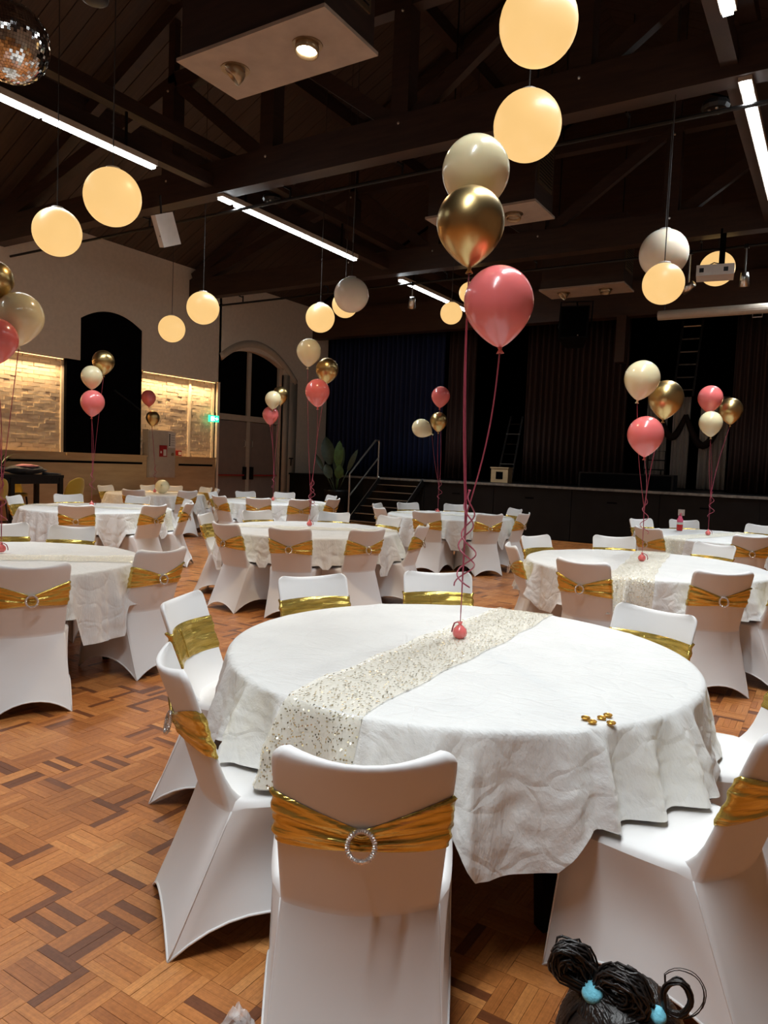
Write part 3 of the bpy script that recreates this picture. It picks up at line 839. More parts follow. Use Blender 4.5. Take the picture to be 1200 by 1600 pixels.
# ------------------------------------------------------------------ globe lamps
GL = [(-1.66, 4.15, 4.10, .225, 1, 'lit globe lamp cut by the top edge, right of centre'),
      (-1.93, 4.72, 3.81, .225, 1, 'lit globe lamp just above the ivory foreground balloon'),
      (-5.13, 3.90, 3.58, .225, 1, 'larger lit globe lamp at upper left'),
      (-6.54, 4.35, 3.62, .225, 1, 'lit globe lamp at the left, below and left of a larger one'),
      (-7.74, 7.40, 3.60, .225, 1, 'lit globe lamp at the end of the second truss'),
      (-9.87, 8.73, 3.68, .225, 1, 'lit globe lamp right of the black arched window'),
      (-5.54, 7.88, 3.69, .225, 0, 'unlit white globe lamp left of the foreground balloons'),
      (-7.04, 9.19, 3.75, .225, 1, 'lit globe lamp below left of the unlit white globe'),
      (-7.06, 9.87, 4.09, .21, 1, 'lit globe lamp half hidden behind the unlit white globe'),
      (-5.62, 10.88, 4.04, .18, 1, 'small lit globe lamp left of the big pink balloon'),
      (-6.05, 12.4, 4.74, .19, 1, 'lit globe lamp mostly hidden behind the big pink balloon'),
      (-1.73, 8.15, 3.84, .25, 0, 'unlit globe lamp at right above a lit one'),
      (-1.53, 7.27, 3.31, .19, 1, 'lit globe lamp at right below an unlit one'),
      (-1.85, 12.57, 4.77, .262, 1, 'lit globe lamp behind the projector')]
sph = {}
for x, y, z, r, on, lab in GL:
    g = empty('globe_lamp', lab, 'lamp', (x, y, z), group='hanging globe lamps')
    key = (r, on)
    if key not in sph:
        m = MB().ball((0, 0, 0), r, 40, 24); sph[key] = m.mesh('globe', M['globe_on'] if on else M['globe_off'], True)
    link('globe', sph[key], g)
    MB().lathe([(0, r + .014), (.02, r + .014), (.055, r + .006), (.06, r - .012), (.0, r - .02)], 20).build('cap', M['whitepaint'], g, True)
    h = roof_z(x) - z
    MB().tube([(0, 0, r), (.004, .002, r + h * .3), (-.003, 0, h * .7), (0, 0, h)], .005, 6).build('cord', M['cord'], g)

# mirror ball
mbr = empty('mirror_ball', 'mirror tiled disco ball hanging at the top left corner', 'mirror ball', (-3.63, 2.15, 3.53))
R_ = .185; V = []; Fq = []; rr = random.Random(8)
for i in range(38):
    a0, a1 = -pi / 2 + pi * i / 38, -pi / 2 + pi * (i + 1) / 38
    am = (a0 + a1) / 2; n = max(6, int(84 * cos(am)))
    for k in range(n):
        t0, t1 = 2 * pi * k / n, 2 * pi * (k + 1) / n
        c = Vector((cos(am) * cos((t0 + t1) / 2), cos(am) * sin((t0 + t1) / 2), sin(am)))
        q = []
        for a, t in ((a0, t0), (a0, t1), (a1, t1), (a1, t0)):
            p = Vector((cos(a) * cos(t), cos(a) * sin(t), sin(a)))
            q.append(c + (p - c) * .92)
        tilt = Vector((rr.uniform(-1, 1), rr.uniform(-1, 1), rr.uniform(-1, 1))) * .10
        o_ = len(V)
        for p in q:
            V.append((p + c * ((p - c).dot(tilt))) * R_)
        Fq.append((o_, o_ + 1, o_ + 2, o_ + 3))
mt = MB().add(V, Fq).build('mirror_tiles', M['mirror'], mbr); mt['kind'] = 'stuff'
MB().ball((0, 0, 0), R_ * .975, 32, 20).build('ball_core', M['blackmetal'], mbr, True)
MB().tube([(0, 0, R_), (0, 0, roof_z(-3.63) - 3.53)], .006, 6).build('cord', M['cord'], mbr)
dl = empty('hanging_fan_speaker', 'black round ceiling fitting at the top edge beside the disco ball', 'ceiling fitting', (-3.62, 2.62, 3.97))
MB().lathe([(0, 0), (.05, 0), (.07, .01), (.075, .03), (.07, .05), (.08, .06), (.082, .25), (0, .25)], 24).build('fitting_body', M['blackmetal'], dl, True)
MB().tube([(0, 0, .25), (0, 0, roof_z(-3.62) - 3.97)], .01, 6).build('stem', M['cord'], dl)
for (x, y, lab) in ((-6.65, 7.55, 'dark round detector by the second light strip'), (-1.22, 7.55, 'dark round detector beside the right light strip')):
    q = empty('ceiling_detector', lab, 'detector', (x, y, 4.94))
    MB().lathe([(0, 0), (.11, 0), (.13, .03), (.12, .07), (0, .07)], 10).build('detector_body', M['blackmetal'], q)
    for k in range(5):
        MB().ball((.06 * cos(k * 1.256), .06 * sin(k * 1.256), -.002), .014, 8, 5).build('led', M['steel'], q)

# ------------------------------------------------------------------ banquet chair in a stretch cover
Z0, W0, W1 = .43, .198, .214
def b_ztop(u): return .862 + .020 * u * u
def b_yc(v): return -.215 - .130 * v - .02 * v * v
def back_pt(u, v, side, off=0.0):
    zt = b_ztop(u)
    dz = (1 - v) * (zt - Z0); R = .045
    hw_ = W0 + (W1 - W0) * v
    if dz < R: hw_ = hw_ - R + sqrt(max(0, R * R - (R - dz) ** 2))
    au = abs(u)
    pu = sqrt(max(0, 1 - ((au - .93) / .07) ** 2)) if au > .93 else 1
    pv = sqrt(max(0, 1 - ((v - .964) / .036) ** 2)) if v > .964 else 1
    th = (.012 if side < 0 else .011 + .10 * exp(-v * 11)) + off
    x = (hw_ + off * 1.0) * u
    y = b_yc(v) + .054 * u * u + side * th * pu * pv
    return (x, y, Z0 + (zt - Z0) * v + (off if v > .99 else 0))
US = [-1, -.994, -.975, -.95, -.925, -.82, -.65, -.45, -.22, 0, .22, .45, .65, .82, .925, .95, .975, .994, 1]
VS = [0, .05, .1, .16, .24, .34, .46, .58, .7, .8, .88, .93, .95, .962, .973, .985, .995, 1]
def build_chair_meshes():
    V = []; Fc = []; part = []
    idx = {}
    def vid(key, p):
        if key not in idx:
            idx[key] = len(V); V.append(p)
        return idx[key]
    nU, nV = len(US), len(VS)
    for side in (-1, 1):
        for j in range(nV - 1):
            for i in range(nU - 1):
                q = []
                for a, b in ((i, j), (i + 1, j), (i + 1, j + 1), (i, j + 1)):
                    edge = a in (0, nU - 1) or b == nV - 1
                    q.append(vid(('b', 0 if edge else side, a, b), back_pt(US[a], VS[b], side)))
                if side > 0: q = q[::-1]
                Fc.append(tuple(q)); part.append('backrest')
    # top loop of the skirt, running rear -> right side -> front -> left side
    loop = []
    for i in range(nU): loop.append(('rear', i, Vector(back_pt(US[i], 0, -1))))
    xr, yr = back_pt(1, 0, 1)[0], back_pt(1, 0, 1)[1]
    NSD = 10
    for k in range(1, NSD):
        t = k / NSD
        loop.append(('side', t, Vector((xr + (.262 - xr) * t ** .38, yr + (.20 - yr) * t, .448))))
    for k in range(0, 13):
        t = k / 12
        a = pi * t
        xx = .262 - .524 * t
        yy = .20 + .035 * sin(pi * t) ** .35 if 0 < t < 1 else .20
        loop.append(('front', t, Vector((xx, yy, .448))))
    for k in range(NSD - 1, 0, -1):
        t = k / NSD
        loop.append(('side', t, Vector((-(xr + (.262 - xr) * t ** .38), yr + (.20 - yr) * t, .448))))
    nL = len(loop)
    feet = {'rl': Vector((-.214, -.345, 0)), 'rr': Vector((.214, -.345, 0)), 'fr': Vector((.278, .245, 0)), 'fl': Vector((-.278, .245, 0))}
    def hem(kind, t, h):
        # t along panel 0..1
        return h * (1 - abs(2 * t - 1) ** 2.2)
    bot = []; depth = []
    cnt_l = 0
    for m, (kind, k, p) in enumerate(loop):
        if kind == 'rear':
            t = (US[k] + 1) / 2
            q = feet['rl'].lerp(feet['rr'], t); q.z = hem('rear', t, .085); dp = .018 * sin(pi * t); nrm = Vector((0, 1, 0))
        elif kind == 'side':
            right = p.x > 0
            a, b = (feet['rr'], feet['fr']) if right else (feet['rl'], feet['fl'])
            q = a.lerp(b, k); q.z = hem('side', k, .115); dp = .035 * sin(pi * k); nrm = Vector((-1 if right else 1, 0, 0))
        else:
            q = feet['fr'].lerp(feet['fl'], k); q.z = hem('front', k, .13); dp = .03 * sin(pi * k); nrm = Vector((0, -1, 0))
        bot.append(q); depth.append((dp, nrm))
    ROWS = 10
    def sid(m, r):
        if r == 0 and loop[m][0] == 'rear':
            i = loop[m][1]
            edge = i in (0, nU - 1)
            return vid(('b', 0 if edge else -1, i, 0), tuple(loop[m][2]))
        t = r / ROWS
        p = loop[m][2].lerp(bot[m], t) + depth[m][1] * depth[m][0] * sin(pi * min(1, t * 1.0)) 
        return vid(('s', m, r), tuple(p))
    for m in range(nL):
        for r in range(ROWS):
            n2 = (m + 1) % nL
            Fc.append((sid(m, r + 1), sid(n2, r + 1), sid(n2, r), sid(m, r))); part.append('skirt')
    # seat: rings drawn in from the skirt loop
    cen = Vector((0, 0, 0))
    rings = [(1, 0), (.975, .014), (.93, .022), (.8, .028), (.55, .03), (.28, .03)]
    def tid(m, r):
        if r == 0: return sid(m, 0)
        s, dz = rings[r]; p = loop[m][2]
        c = Vector((0, .0, p.z))
        q = c + (p - c) * s
        return vid(('t', m, r), (q.x, q.y, .448 + dz - .006 * (1 - s)))
    for m in range(nL):
        n2 = (m + 1) % nL
        if loop[m][0] == 'rear' and loop[n2][0] == 'rear':
            pass
        for r in range(len(rings) - 1):
            Fc.append((tid(m, r), tid(n2, r), tid(n2, r + 1), tid(m, r + 1))); part.append('seat')
        Fc.append((tid(m, len(rings) - 1), tid(n2, len(rings) - 1), vid(('c',), (0, 0, .474)))); part.append('seat')
    Va = np.array(V, float); Nn = np.zeros_like(Va)
    for f, pt in zip(Fc, part):
        P = Va[list(f)]
        n = np.cross(P[1] - P[0], P[2] - P[0]) if len(f) == 3 else np.cross(P[2] - P[0], P[3] - P[1])
        if pt == 'seat':
            continue
        for i in f: Nn[i] += n
    ln = np.linalg.norm(Nn, axis=1); ln[ln == 0] = 1
    Nn = Nn / ln[:, None]
    out = {}
    for pname in ('backrest', 'skirt', 'seat'):
        fs = [f for f, p in zip(Fc, part) if p == pname]
        used = sorted({i for f in fs for i in f}); mp = {o: k for k, o in enumerate(used)}
        mb = MB().add([V[i] for i in used], [tuple(mp[i] for i in f) for f in fs])
        nv0 = len(mb.v)
        if pname == 'skirt':
            mb.tube([V[sid(m, ROWS)] for m in range(nL)], .0045, 6, closed=True)
            for (ci) in (0, nU - 1, nU - 1 + NSD, nL - NSD):
                ci = ci % nL
                mb.tube([Vector(V[sid(ci, r)]) for r in range(0, ROWS + 1)], .0028, 5)
        me = mb.mesh('chair_' + pname, M['cover'], True)
        if pname == 'backrest':
            me.normals_split_custom_set_from_vertices([tuple(Nn[i]) for i in used])
        out[pname] = me
    return out
CH = build_chair_meshes()

def sash_mesh(seed):
    rr = random.Random(seed)
    ph = [rr.uniform(0, 6.28) for _ in range(8)]
    m = MB(); NW = 26
    tilt = rr.uniform(-.006, .006)
    def zband(au, side):
        if side < 0:
            k = (1 - au) ** 1.15
            top = .764 - (.764 - .690) * k ; bot = .612 + (.632 - .612) * k
        else:
            top, bot = .756, .606
        return bot, top
    # closed strip: rear -1..1, then front 1..-1
    def pt(s, wv):
        # s in 0..1
        if s < .5: u = -1 + 4 * s; side = -1
        else: u = 1 - 4 * (s - .5); side = 1
        u = max(-1, min(1, u)); u = math.copysign(1 - (1 - abs(u)) ** 1.35, u)
        au = abs(u)
        bot, top = zband(au, side)
        z = bot + (top - bot) * wv + tilt * u * (1 if side < 0 else -1) * 0 
        v = (z - Z0) / (b_ztop(u) - Z0)
        if side < 0:
            fold = 1 - 2 * abs(sin(wv * 8 + ph[0] + .7 * sin(3 * u + ph[1]))) + .7 * (1 - 2 * abs(sin(wv * 13 + ph[2] + 1.4 * u)))
            off = .0085 + .0042 * fold * (1 - .35 * au) + .007 * exp(-(au / .12) ** 2) * (.6 + .4 * sin(wv * 9))
        else:
            fold = 1 - 2 * abs(sin(wv * 6 + ph[3] + 1.2 * sin(2.2 * u + ph[4]))) + .7 * (1 - 2 * abs(sin(wv * 11 + 1.6 * u + ph[5]))) + .35 * sin(u * 17 + wv * 5)
            off = .007 + .0026 * fold
        off *= 1
        e = min(wv, 1 - wv)
        if e < .03: off = .0015
        return back_pt(u, v, side, max(.0012, off))
    m.grid(pt, 96, NW, wrap=True)
    if seed % 2:   # sewn joint on the inner face
        P = []
        for k in range(9):
            z = .613 + .128 * k / 8
            P.append(back_pt(.18 + .01 * sin(k), (z - Z0) / (b_ztop(.18) - Z0), 1, .009))
        m.tube(P, .0025, 5)
    return m.mesh('gold_sash', M['foil'], True)
SASH = [sash_mesh(k) for k in range(1, 6)]
def buckle_mesh():
    c = Vector(back_pt(0, (.662 - Z0) / (b_ztop(0) - Z0), -1, .030))
    m = MB(); P = []; rr_ = []
    for k in range(72):
        t = 2 * pi * k / 72
        P.append(c + Vector((.031 * cos(t), .008 * sin(t), .031 * sin(t))))
        rr_.append(.0072 if k % 2 else .0052)
    m.tube(P, rr_, 8, closed=True)
    return m.mesh('rhinestone_ring', M['rhinestone'])
BUCK = buckle_mesh()
TOP_OFF = .372   # from chair origin to the top of the back

def chair(tx, ty, face_deg, label, group, k):
    """tx, ty: ground point under the top of the back; face_deg: direction the sitter faces"""
    a = radians(face_deg)
    ox, oy = tx + TOP_OFF * cos(a), ty + TOP_OFF * sin(a)
    c = empty('banquet_chair', label, 'chair', (ox, oy, 0), a - pi / 2, group)
    for p in ('backrest', 'seat', 'skirt'):
        link(p, CH[p], c)
    s = link('sash', SASH[k % len(SASH)], c)
    link('buckle', BUCK, s)
    return c

# ------------------------------------------------------------------ tables
TB = {'00': (-1.31, 2.74, .945), '10': (-4.97, 2.85, .96), '11': (-4.98, 6.45, .975), '01': (-1.36, 6.40, .975), '21': (-8.66, 6.41, .975),
      '22': (-8.66, 10.1, .975), '12': (-5.08, 10.1, .96), '02': (-1.32, 10.15, .96), '32': (-11.45, 9.80, .92)}
TN = {'00': 'nearest table', '10': 'shaded table at left edge', '11': 'shaded middle table', '01': 'second table on the right', '21': 'table near black window',
      '22': 'table before arched doors', '12': 'table before stage steps', '02': 'far right table by stage', '32': 'table by hose cabinet'}
# chairs: table, x, y of the back top, facing (None = to the table), where it is
CHAIRS = [
 ('00', -.83, 1.29, 122, 'largest chair, back square to the viewer'),
 ('00', -1.80, 1.555, 55, 'nearer of two seen sideways at left'),
 ('00', -2.56, 2.28, 23, 'farther of two seen sideways at left'),
 ('00', -2.525, 3.26, -28, 'far side, front view, left of the ribbons'),
 ('00', -2.065, 3.945, -52, 'far side, front view, behind the ribbons'),
 ('00', -.68, 3.665, -108, 'far right side, front view'),
 ('00', .01, 3.10, 196, 'at right edge, farther one, cut by frame'),
 ('00', .0, 2.19, 163, 'at right edge, nearer one above the child'),
 ('10', -3.79, 2.39, None, 'biggest one, cut by the left edge'),
 ('10', -3.86, 3.42, 176, 'right side, turned three quarters away'),
 ('10', -5.62, 3.95, None, 'far side, front view'),
 ('10', -6.20, 3.62, None, 'far side, cut by left edge'),
 ('11', -6.12, 5.87, None, 'left end, front view'),
 ('11', -5.13, 5.19, None, 'left front, turned from the viewer'),
 ('11', -4.37, 5.32, None, 'near side, left of two backs'),
 ('11', -3.82, 5.92, None, 'near side, right of two backs'),
 ('11', -3.71, 6.87, None, 'right end, seen edge on'),
 ('11', -6.20, 6.87, None, 'far side, left one'),
 ('11', -5.46, 7.60, None, 'far side, right one'),
 ('11', -4.63, 7.67, None, 'far right corner'),
 ('01', -2.38, 5.80, None, 'left end, seen sideways'),
 ('01', -2.54, 6.82, None, 'far left, front view'),
 ('01', -1.55, 5.16, None, 'near side, left back view'),
 ('01', -1.92, 7.54, None, 'far side, left one'),
 ('01', -.94, 7.61, None, 'far side, right one'),
 ('01', -.59, 5.39, None, 'near side, right back view'),
 ('01', -.15, 5.95, None, 'right end, mostly hidden'),
 ('02', -2.42, 10.79, None, 'left end, edge on'),
 ('02', -1.95, 9.05, None, 'left front, back view'),
 ('02', -1.89, 11.25, None, 'far side behind the pink bottle'),
 ('02', -.75, 9.03, None, 'near side, right back view'),
 ('02', -.85, 11.34, None, 'far side, right one'),
 ('12', -6.35, 9.86, None, 'left end, edge on'),
 ('12', -5.75, 8.98, None, 'left front corner'),
 ('12', -6.23, 10.69, None, 'far side by the steps'),
 ('12', -5.56, 11.26, None, 'far side, right one'),
 ('12', -4.85, 8.86, None, 'near side, left back view'),
 ('12', -4.05, 9.35, None, 'near side, right back view'),
 ('12', -4.37, 11.14, None, 'right end, farther one'),
 ('12', -3.83, 10.15, None, 'right end, nearer one'),
 ('21', -9.90, 6.79, None, 'far side below the black window'),
 ('21', -7.80, 5.46, None, 'near side, left back view'),
 ('21', -9.77, 5.80, None, 'cut by the left edge'),
 ('21', -7.38, 6.37, None, 'near side, right back view'),
 ('21', -9.16, 7.55, None, 'far side, right one'),
 ('21', -8.09, 7.60, None, 'far right corner, front view'),
 ('21', -7.55, 7.12, None, 'right end, edge on'),
 ('22', -9.85, 9.67, None, 'left end, front view'),
 ('22', -8.85, 8.84, None, 'near side, leftmost back view'),
 ('22', -9.86, 10.61, None, 'far side, left one'),
 ('22', -9.31, 11.19, None, 'far side, right one'),
 ('22', -8.06, 9.00, None, 'near side, middle back view'),
 ('22', -7.52, 9.50, None, 'near side, rightmost back view'),
 ('22', -8.15, 11.28, None, 'right end, farther one'),
 ('22', -7.39, 10.29, None, 'right end, nearer one'),
 ('32', -10.22, 9.55, None, 'right end, back view'),
 ('32', -11.30, 11.08, None, 'far right corner'),
 ('32', -10.70, 10.80, None, 'right end, farther one'),
 ('32', -12.40, 10.35, 0, 'wall side, left one'),
 ('32', -12.10, 10.85, None, 'wall side, right one'),
 ('32', -10.82, 8.72, None, 'near side, back view'),
 ('32', -12.42, 9.30, 10, 'left end, against the wall'),
]
seat_spots = {}
for k, (t, x, y, fc, wh) in enumerate(CHAIRS):
    cx, cy, R = TB[t]
    if fc is None: fc = math.degrees(atan2(cy - y, cx - x)) + random.Random(k * 7 + 1).uniform(-5, 5)
    a = radians(fc)
    seat_spots.setdefault(t, []).append((x + TOP_OFF * cos(a), y + TOP_OFF * sin(a), a))
    cobj = chair(x, y, fc, 'white chair, gold sash, %s, %s' % (TN[t], wh), 'gold sashed chairs', k)
    if t == '00' and 'above the child' in wh: c8 = cobj
MB().box((-.22, .19, .075), (.05, .09, .06)).build('seat_pad_corner', M['maroon'], c8)['label'] = 'maroon upholstery showing under the cover'

ZT = .757
def seat_under(t, px, py):
    for (sx, sy, a) in seat_spots.get(t, []):
        dx_, dy_ = px - sx, py - sy
        lx, ly = dx_ * sin(a) - dy_ * cos(a), dx_ * cos(a) + dy_ * sin(a)
        if abs(lx) < .27 and -.20 < ly < .27:
            return 1
    return 0
CLOTHFN = {}
def make_cloth(t, seed, smooth_n):
    cx, cy, R = TB[t]
    rr = random.Random(seed); N = smooth_n
    th = [2 * pi * k / N for k in range(N)]
    # folds
    folds = []
    a = rr.uniform(0, .3)
    while a < 2 * pi - .1:
        folds.append((a, rr.uniform(.018, .055), rr.uniform(.3, 1.15) * (1 if rr.random() < .75 else -.35)))
        a += rr.uniform(.075, .23)
    fv = []
    for tt in th:
        s = 0
        for c0, wd, am in folds:
            d = (tt - c0 + pi) % (2 * pi) - pi
            s += am * exp(-(d / wd) ** 2)
        s += .18 * sin(tt * 31 + seed) * sin(tt * 5 + 1)
        fv.append(s)
    up = [1.0 if (seat_under(t, cx + (R + .045) * cos(tt), cy + (R + .045) * sin(tt)) or seat_under(t, cx + (R + .0) * cos(tt), cy + R * sin(tt))) else 0.0 for tt in th]
    # widen and smooth
    wdt = int(N * .004)
    up2 = [max(up[(i + d) % N] for d in range(-wdt, wdt + 1)) for i in range(N)]
    sm = int(N * .008)
    up3 = [sum(up2[(i + d) % N] for d in range(-sm, sm + 1)) / (2 * sm + 1) for i in range(N)]
    hem = []
    for i, tt in enumerate(th):
        base = .345 + .035 * sin(tt * 2 + seed) + .02 * sin(tt * 5 + seed * 2) + .012 * fv[i]
        hem.append(base + (max(.492, base) - base) * up3[i])
    def rad(i, d):
        """radius at drop fraction d 0..1"""
        ea = min(1, d * 1.6)
        f = fv[i]
        r = R + .012 + .030 * d + (.062 * f) * (ea ** .8)
        drop = ZT - hem[i]
        if up3[i] > .01:
            r += up3[i] * (.010 * d + .06 * max(0, d - .72))
        n_a = noise.noise(Vector((cos(th[i]) * 7 + d * 2.2, sin(th[i]) * 7, d * 4 + seed)))
        n_b = noise.noise(Vector((cos(th[i]) * 15 - d * 3, sin(th[i]) * 15, d * 9 + seed)))
        r += (.005 * (1 - abs(n_a) * 2.2) + .0035 * (1 - abs(n_b) * 2.2)) * ea
        return r
    def zz(i, d): return ZT - .012 - (ZT - .012 - hem[i]) * d
    ringsT = [k / 36 for k in range(36)] + [.99]
    V = []; Fq = []
    def topz(x, y):
        n1 = noise.noise(Vector((x * 3.1 + seed, y * 3.1, .3)))
        n2 = noise.noise(Vector((x * 11, y * 11 + seed, 2.3)))
        rdg = (1 - abs(noise.noise(Vector((x * 2.4 + y * 1.1, seed * 1.7, 0))))) ** 8
        return ZT + .0026 * n1 + .0014 * n2 + .005 * rdg
    rows = []
    for s in ringsT[1:]:
        rows.append([(R * s * cos(tt), R * s * sin(tt), topz(R * s * cos(tt), R * s * sin(tt))) for tt in th])
    rows.append([((R + .004) * cos(tt), (R + .004) * sin(tt), ZT - .002) for tt in th])
    DR = [0, .04] + [.08 + .92 * k / 22 for k in range(23)]
    for d in DR:
        rows.append([(rad(i, d) * cos(th[i]), rad(i, d) * sin(th[i]), zz(i, d)) for i in range(N)])
    V = [(0, 0, topz(0, 0))]
    for r_ in rows: V += r_
    for i in range(N): Fq.append((0, 1 + i, 1 + (i + 1) % N))
    for j in range(len(rows) - 1):
        for i in range(N):
            a, b = 1 + j * N + i, 1 + j * N + (i + 1) % N
            Fq.append((a, a + N, b + N, b))
    CLOTHFN[t] = (N, rad, zz, hem, topz)
    return MB().add(V, Fq)

TL = {'00': ('round table under the nearest white cloth, dark leg showing', 'crumpled white cloth on the nearest table, coins lying on it'),
      '10': ('round table under the shaded cloth at the left edge', 'shaded cream looking cloth at the left edge'),
      '11': ('round table under the shaded cloth left of centre', 'shaded cream looking cloth on the table left of centre'),
      '01': ('round table under the second white cloth on the right', 'white cloth on the second table on the right'),
      '02': ('round table under the farthest white cloth on the right', 'white cloth under the pink bottle, far right'),
      '12': ('round table under the cloth in front of the stage steps', 'cloth on the table in front of the stage steps'),
      '21': ('round table under the white cloth near the black window', 'bright white cloth on the table near the black window'),
      '22': ('round table under the white cloth before the arched doors', 'white cloth on the far table before the arched doors'),
      '32': ('round table under the cloth by the hose cabinet', 'cloth on the farthest table, by the hose cabinet')}
RUN = {'00': 91.5, '10': 40, '11': 35, '01': 97, '02': 70, '12': 25, '21': 28, '22': 12, '32': 40}
top_m = {}
for t, (cx, cy, R) in TB.items():
    tb = empty('round_table', TL[t][0], 'table', (cx, cy, 0), group='round banquet tables')
    MB().lathe([(0, .742), (R - .03, .742), (R - .012, .735), (R - .012, .718), (R - .03, .712), (0, .712)], 64).build('tabletop', M['ply'], tb)
    for k in range(4):
        a = radians(-38 + 90 * k)
        MB().bar((.74 * cos(a), .74 * sin(a), 0), (.66 * cos(a), .66 * sin(a), .715), .055, .055).build('leg', M['blackmetal'], tb)
    for k in range(2):
        a, b = radians(-38 + 180 * k), radians(52 + 180 * k)
        MB().tube([(.7 * cos(a), .7 * sin(a), .5), (.7 * cos(b), .7 * sin(b), .5)], .016, 6).build('cross_bar', M['blackmetal'], tb)
    sd = sum(ord(ch) * (i + 3) for i, ch in enumerate(t))
    near = t in ('00', '10', '01', '11')
    cl = make_cloth(t, sd % 97 + 1, 480 if near else 240).build('tablecloth', M['cloth'], None, True, (cx, cy, 0))
    tag(cl, TL[t][1], 'tablecloth', 'white round tablecloths')
    # runner
    N, rad, zz, hem, topz = CLOTHFN[t]
    ca_, sa_ = cos(radians(RUN[t])), sin(radians(RUN[t]))
    half_w = .152; lat = .035 if t == '00' else 0; NWD = 14; sd_r = sd
    def runner_pt(a, b):
        wv = (a - .5) * 2 * half_w * (1 + .04 * sin(b * 9 + sd_r)) + .006 * sin(b * 40) + lat
        L = sqrt(max(0, (R + .004) ** 2 - wv * wv))
        D = .30
        s = (b - .5) * 2 * (L + D)
        if abs(s) <= L:
            x_, y_ = s * ca_ - wv * sa_, s * sa_ + wv * ca_
            return (x_, y_, topz(x_, y_) + .0055 + .003 * abs(noise.noise(Vector((x_ * 9, y_ * 9, 5)))) + .002 * (abs(wv) / half_w) ** 6)
        sg_ = 1 if s > 0 else -1
        x_, y_ = sg_ * L * ca_ - wv * sa_, sg_ * L * sa_ + wv * ca_
        tt = atan2(y_, x_) % (2 * pi); i = tt / (2 * pi) * N; i0 = int(i) % N
        dr_ = abs(s) - L
        d = min(.98, dr_ / max(.1, ZT - hem[i0]))
        i1 = (i0 + 1) % N; fr = i - int(i)
        r_ = rad(i0, d) * (1 - fr) + rad(i1, d) * fr + .006
        return (r_ * cos(tt), r_ * sin(tt), min(ZT + .002, zz(i0, d) * (1 - fr) + zz(i1, d) * fr + .006 * (1 - d)))
    rn = MB().grid(runner_pt, NWD, 110).build('table_runner', M['runner'], None, True, (cx, cy, 0))
    tag(rn, 'sequined sheer runner across the ' + TN[t], 'table runner', 'sequined table runners')

# ------------------------------------------------------------------ balloons
def balloon_mesh(r, col):
    prof = []
    for k in range(0, 15):
        z = -1.295 + 1.295 * k / 14
        prof.append((max(.015, cos(pi / 2 * (-z / 1.30)) ** .74) * r, z * r))
    for k in range(1, 15):
        a = pi / 2 * k / 14
        prof.append((max(.0, cos(a)) * r, sin(a) * 1.04 * r))
    return MB().lathe(prof, 36)
BAL = [('00','i',-1.43,2.94,2.80,0.146),('00','g',-1.37,2.79,2.53,0.141),('00','p',-1.24,2.82,2.20,0.143),
 ('01','i',-1.45,6.31,2.31,0.144),('01','g',-1.30,6.56,2.17,0.145),('01','p',-1.37,6.20,1.84,0.144),
 ('11','i',-5.17,6.56,2.75,0.137),('11','g',-5.07,6.78,2.57,0.129),('11','p',-4.93,6.43,2.28,0.134),
 ('10','i',-4.90,2.98,2.44,0.158),('10','g',-5.02,2.87,2.68,0.123),('10','p',-4.83,2.78,2.25,0.132),
 ('12','p',-5.29,10.01,2.59,0.143),('12','g',-5.34,10.07,2.21,0.134),('12','i',-5.46,9.75,2.08,0.142),
 ('02','p',-1.47,10.15,2.52,0.152),('02','g',-1.26,10.44,2.39,0.150),('02','i',-1.42,9.97,2.19,0.141),
 ('21','g',-8.82,6.59,2.79,0.148),('21','i',-8.81,6.40,2.56,0.141),('21','p',-8.69,6.33,2.20,0.157),
 ('22','i',-8.68,10.03,2.59,0.143),('22','g',-8.77,10.33,2.70,0.146),('22','p',-8.80,10.11,2.32,0.145),
 ('32','p',-11.79,9.87,2.65,0.141),('32','g',-11.69,9.90,2.25,0.134)]
WT = {'00': (-1.37, 2.868), '01': (-1.40, 6.49), '02': (-1.38, 10.09), '11': (-5.16, 6.66), '21': (-8.85, 6.45), '12': (-5.38, 10.25), '10': (-5.15, 3.0), '32': (-11.6, 9.9), '22': (-8.72, 10.15)}
CN = {'i': 'ivory', 'g': 'shiny gold', 'p': 'pink'}
WHERE = {'00': 'in the big foreground trio', '10': 'in the trio at the left edge', '11': 'in the trio before the navy curtain edge', '01': 'in the larger trio at the right', '02': 'in the smaller trio at far right',
         '12': 'in the trio above the stage steps', '21': 'in the trio before the black window', '22': 'in the trio before the arched doors', '32': 'in the pair before the brick panel'}
rb = random.Random(21)
tiltd = {('12', 'i'): 1.1, ('00', 'p'): .08, ('01', 'i'): -.15}
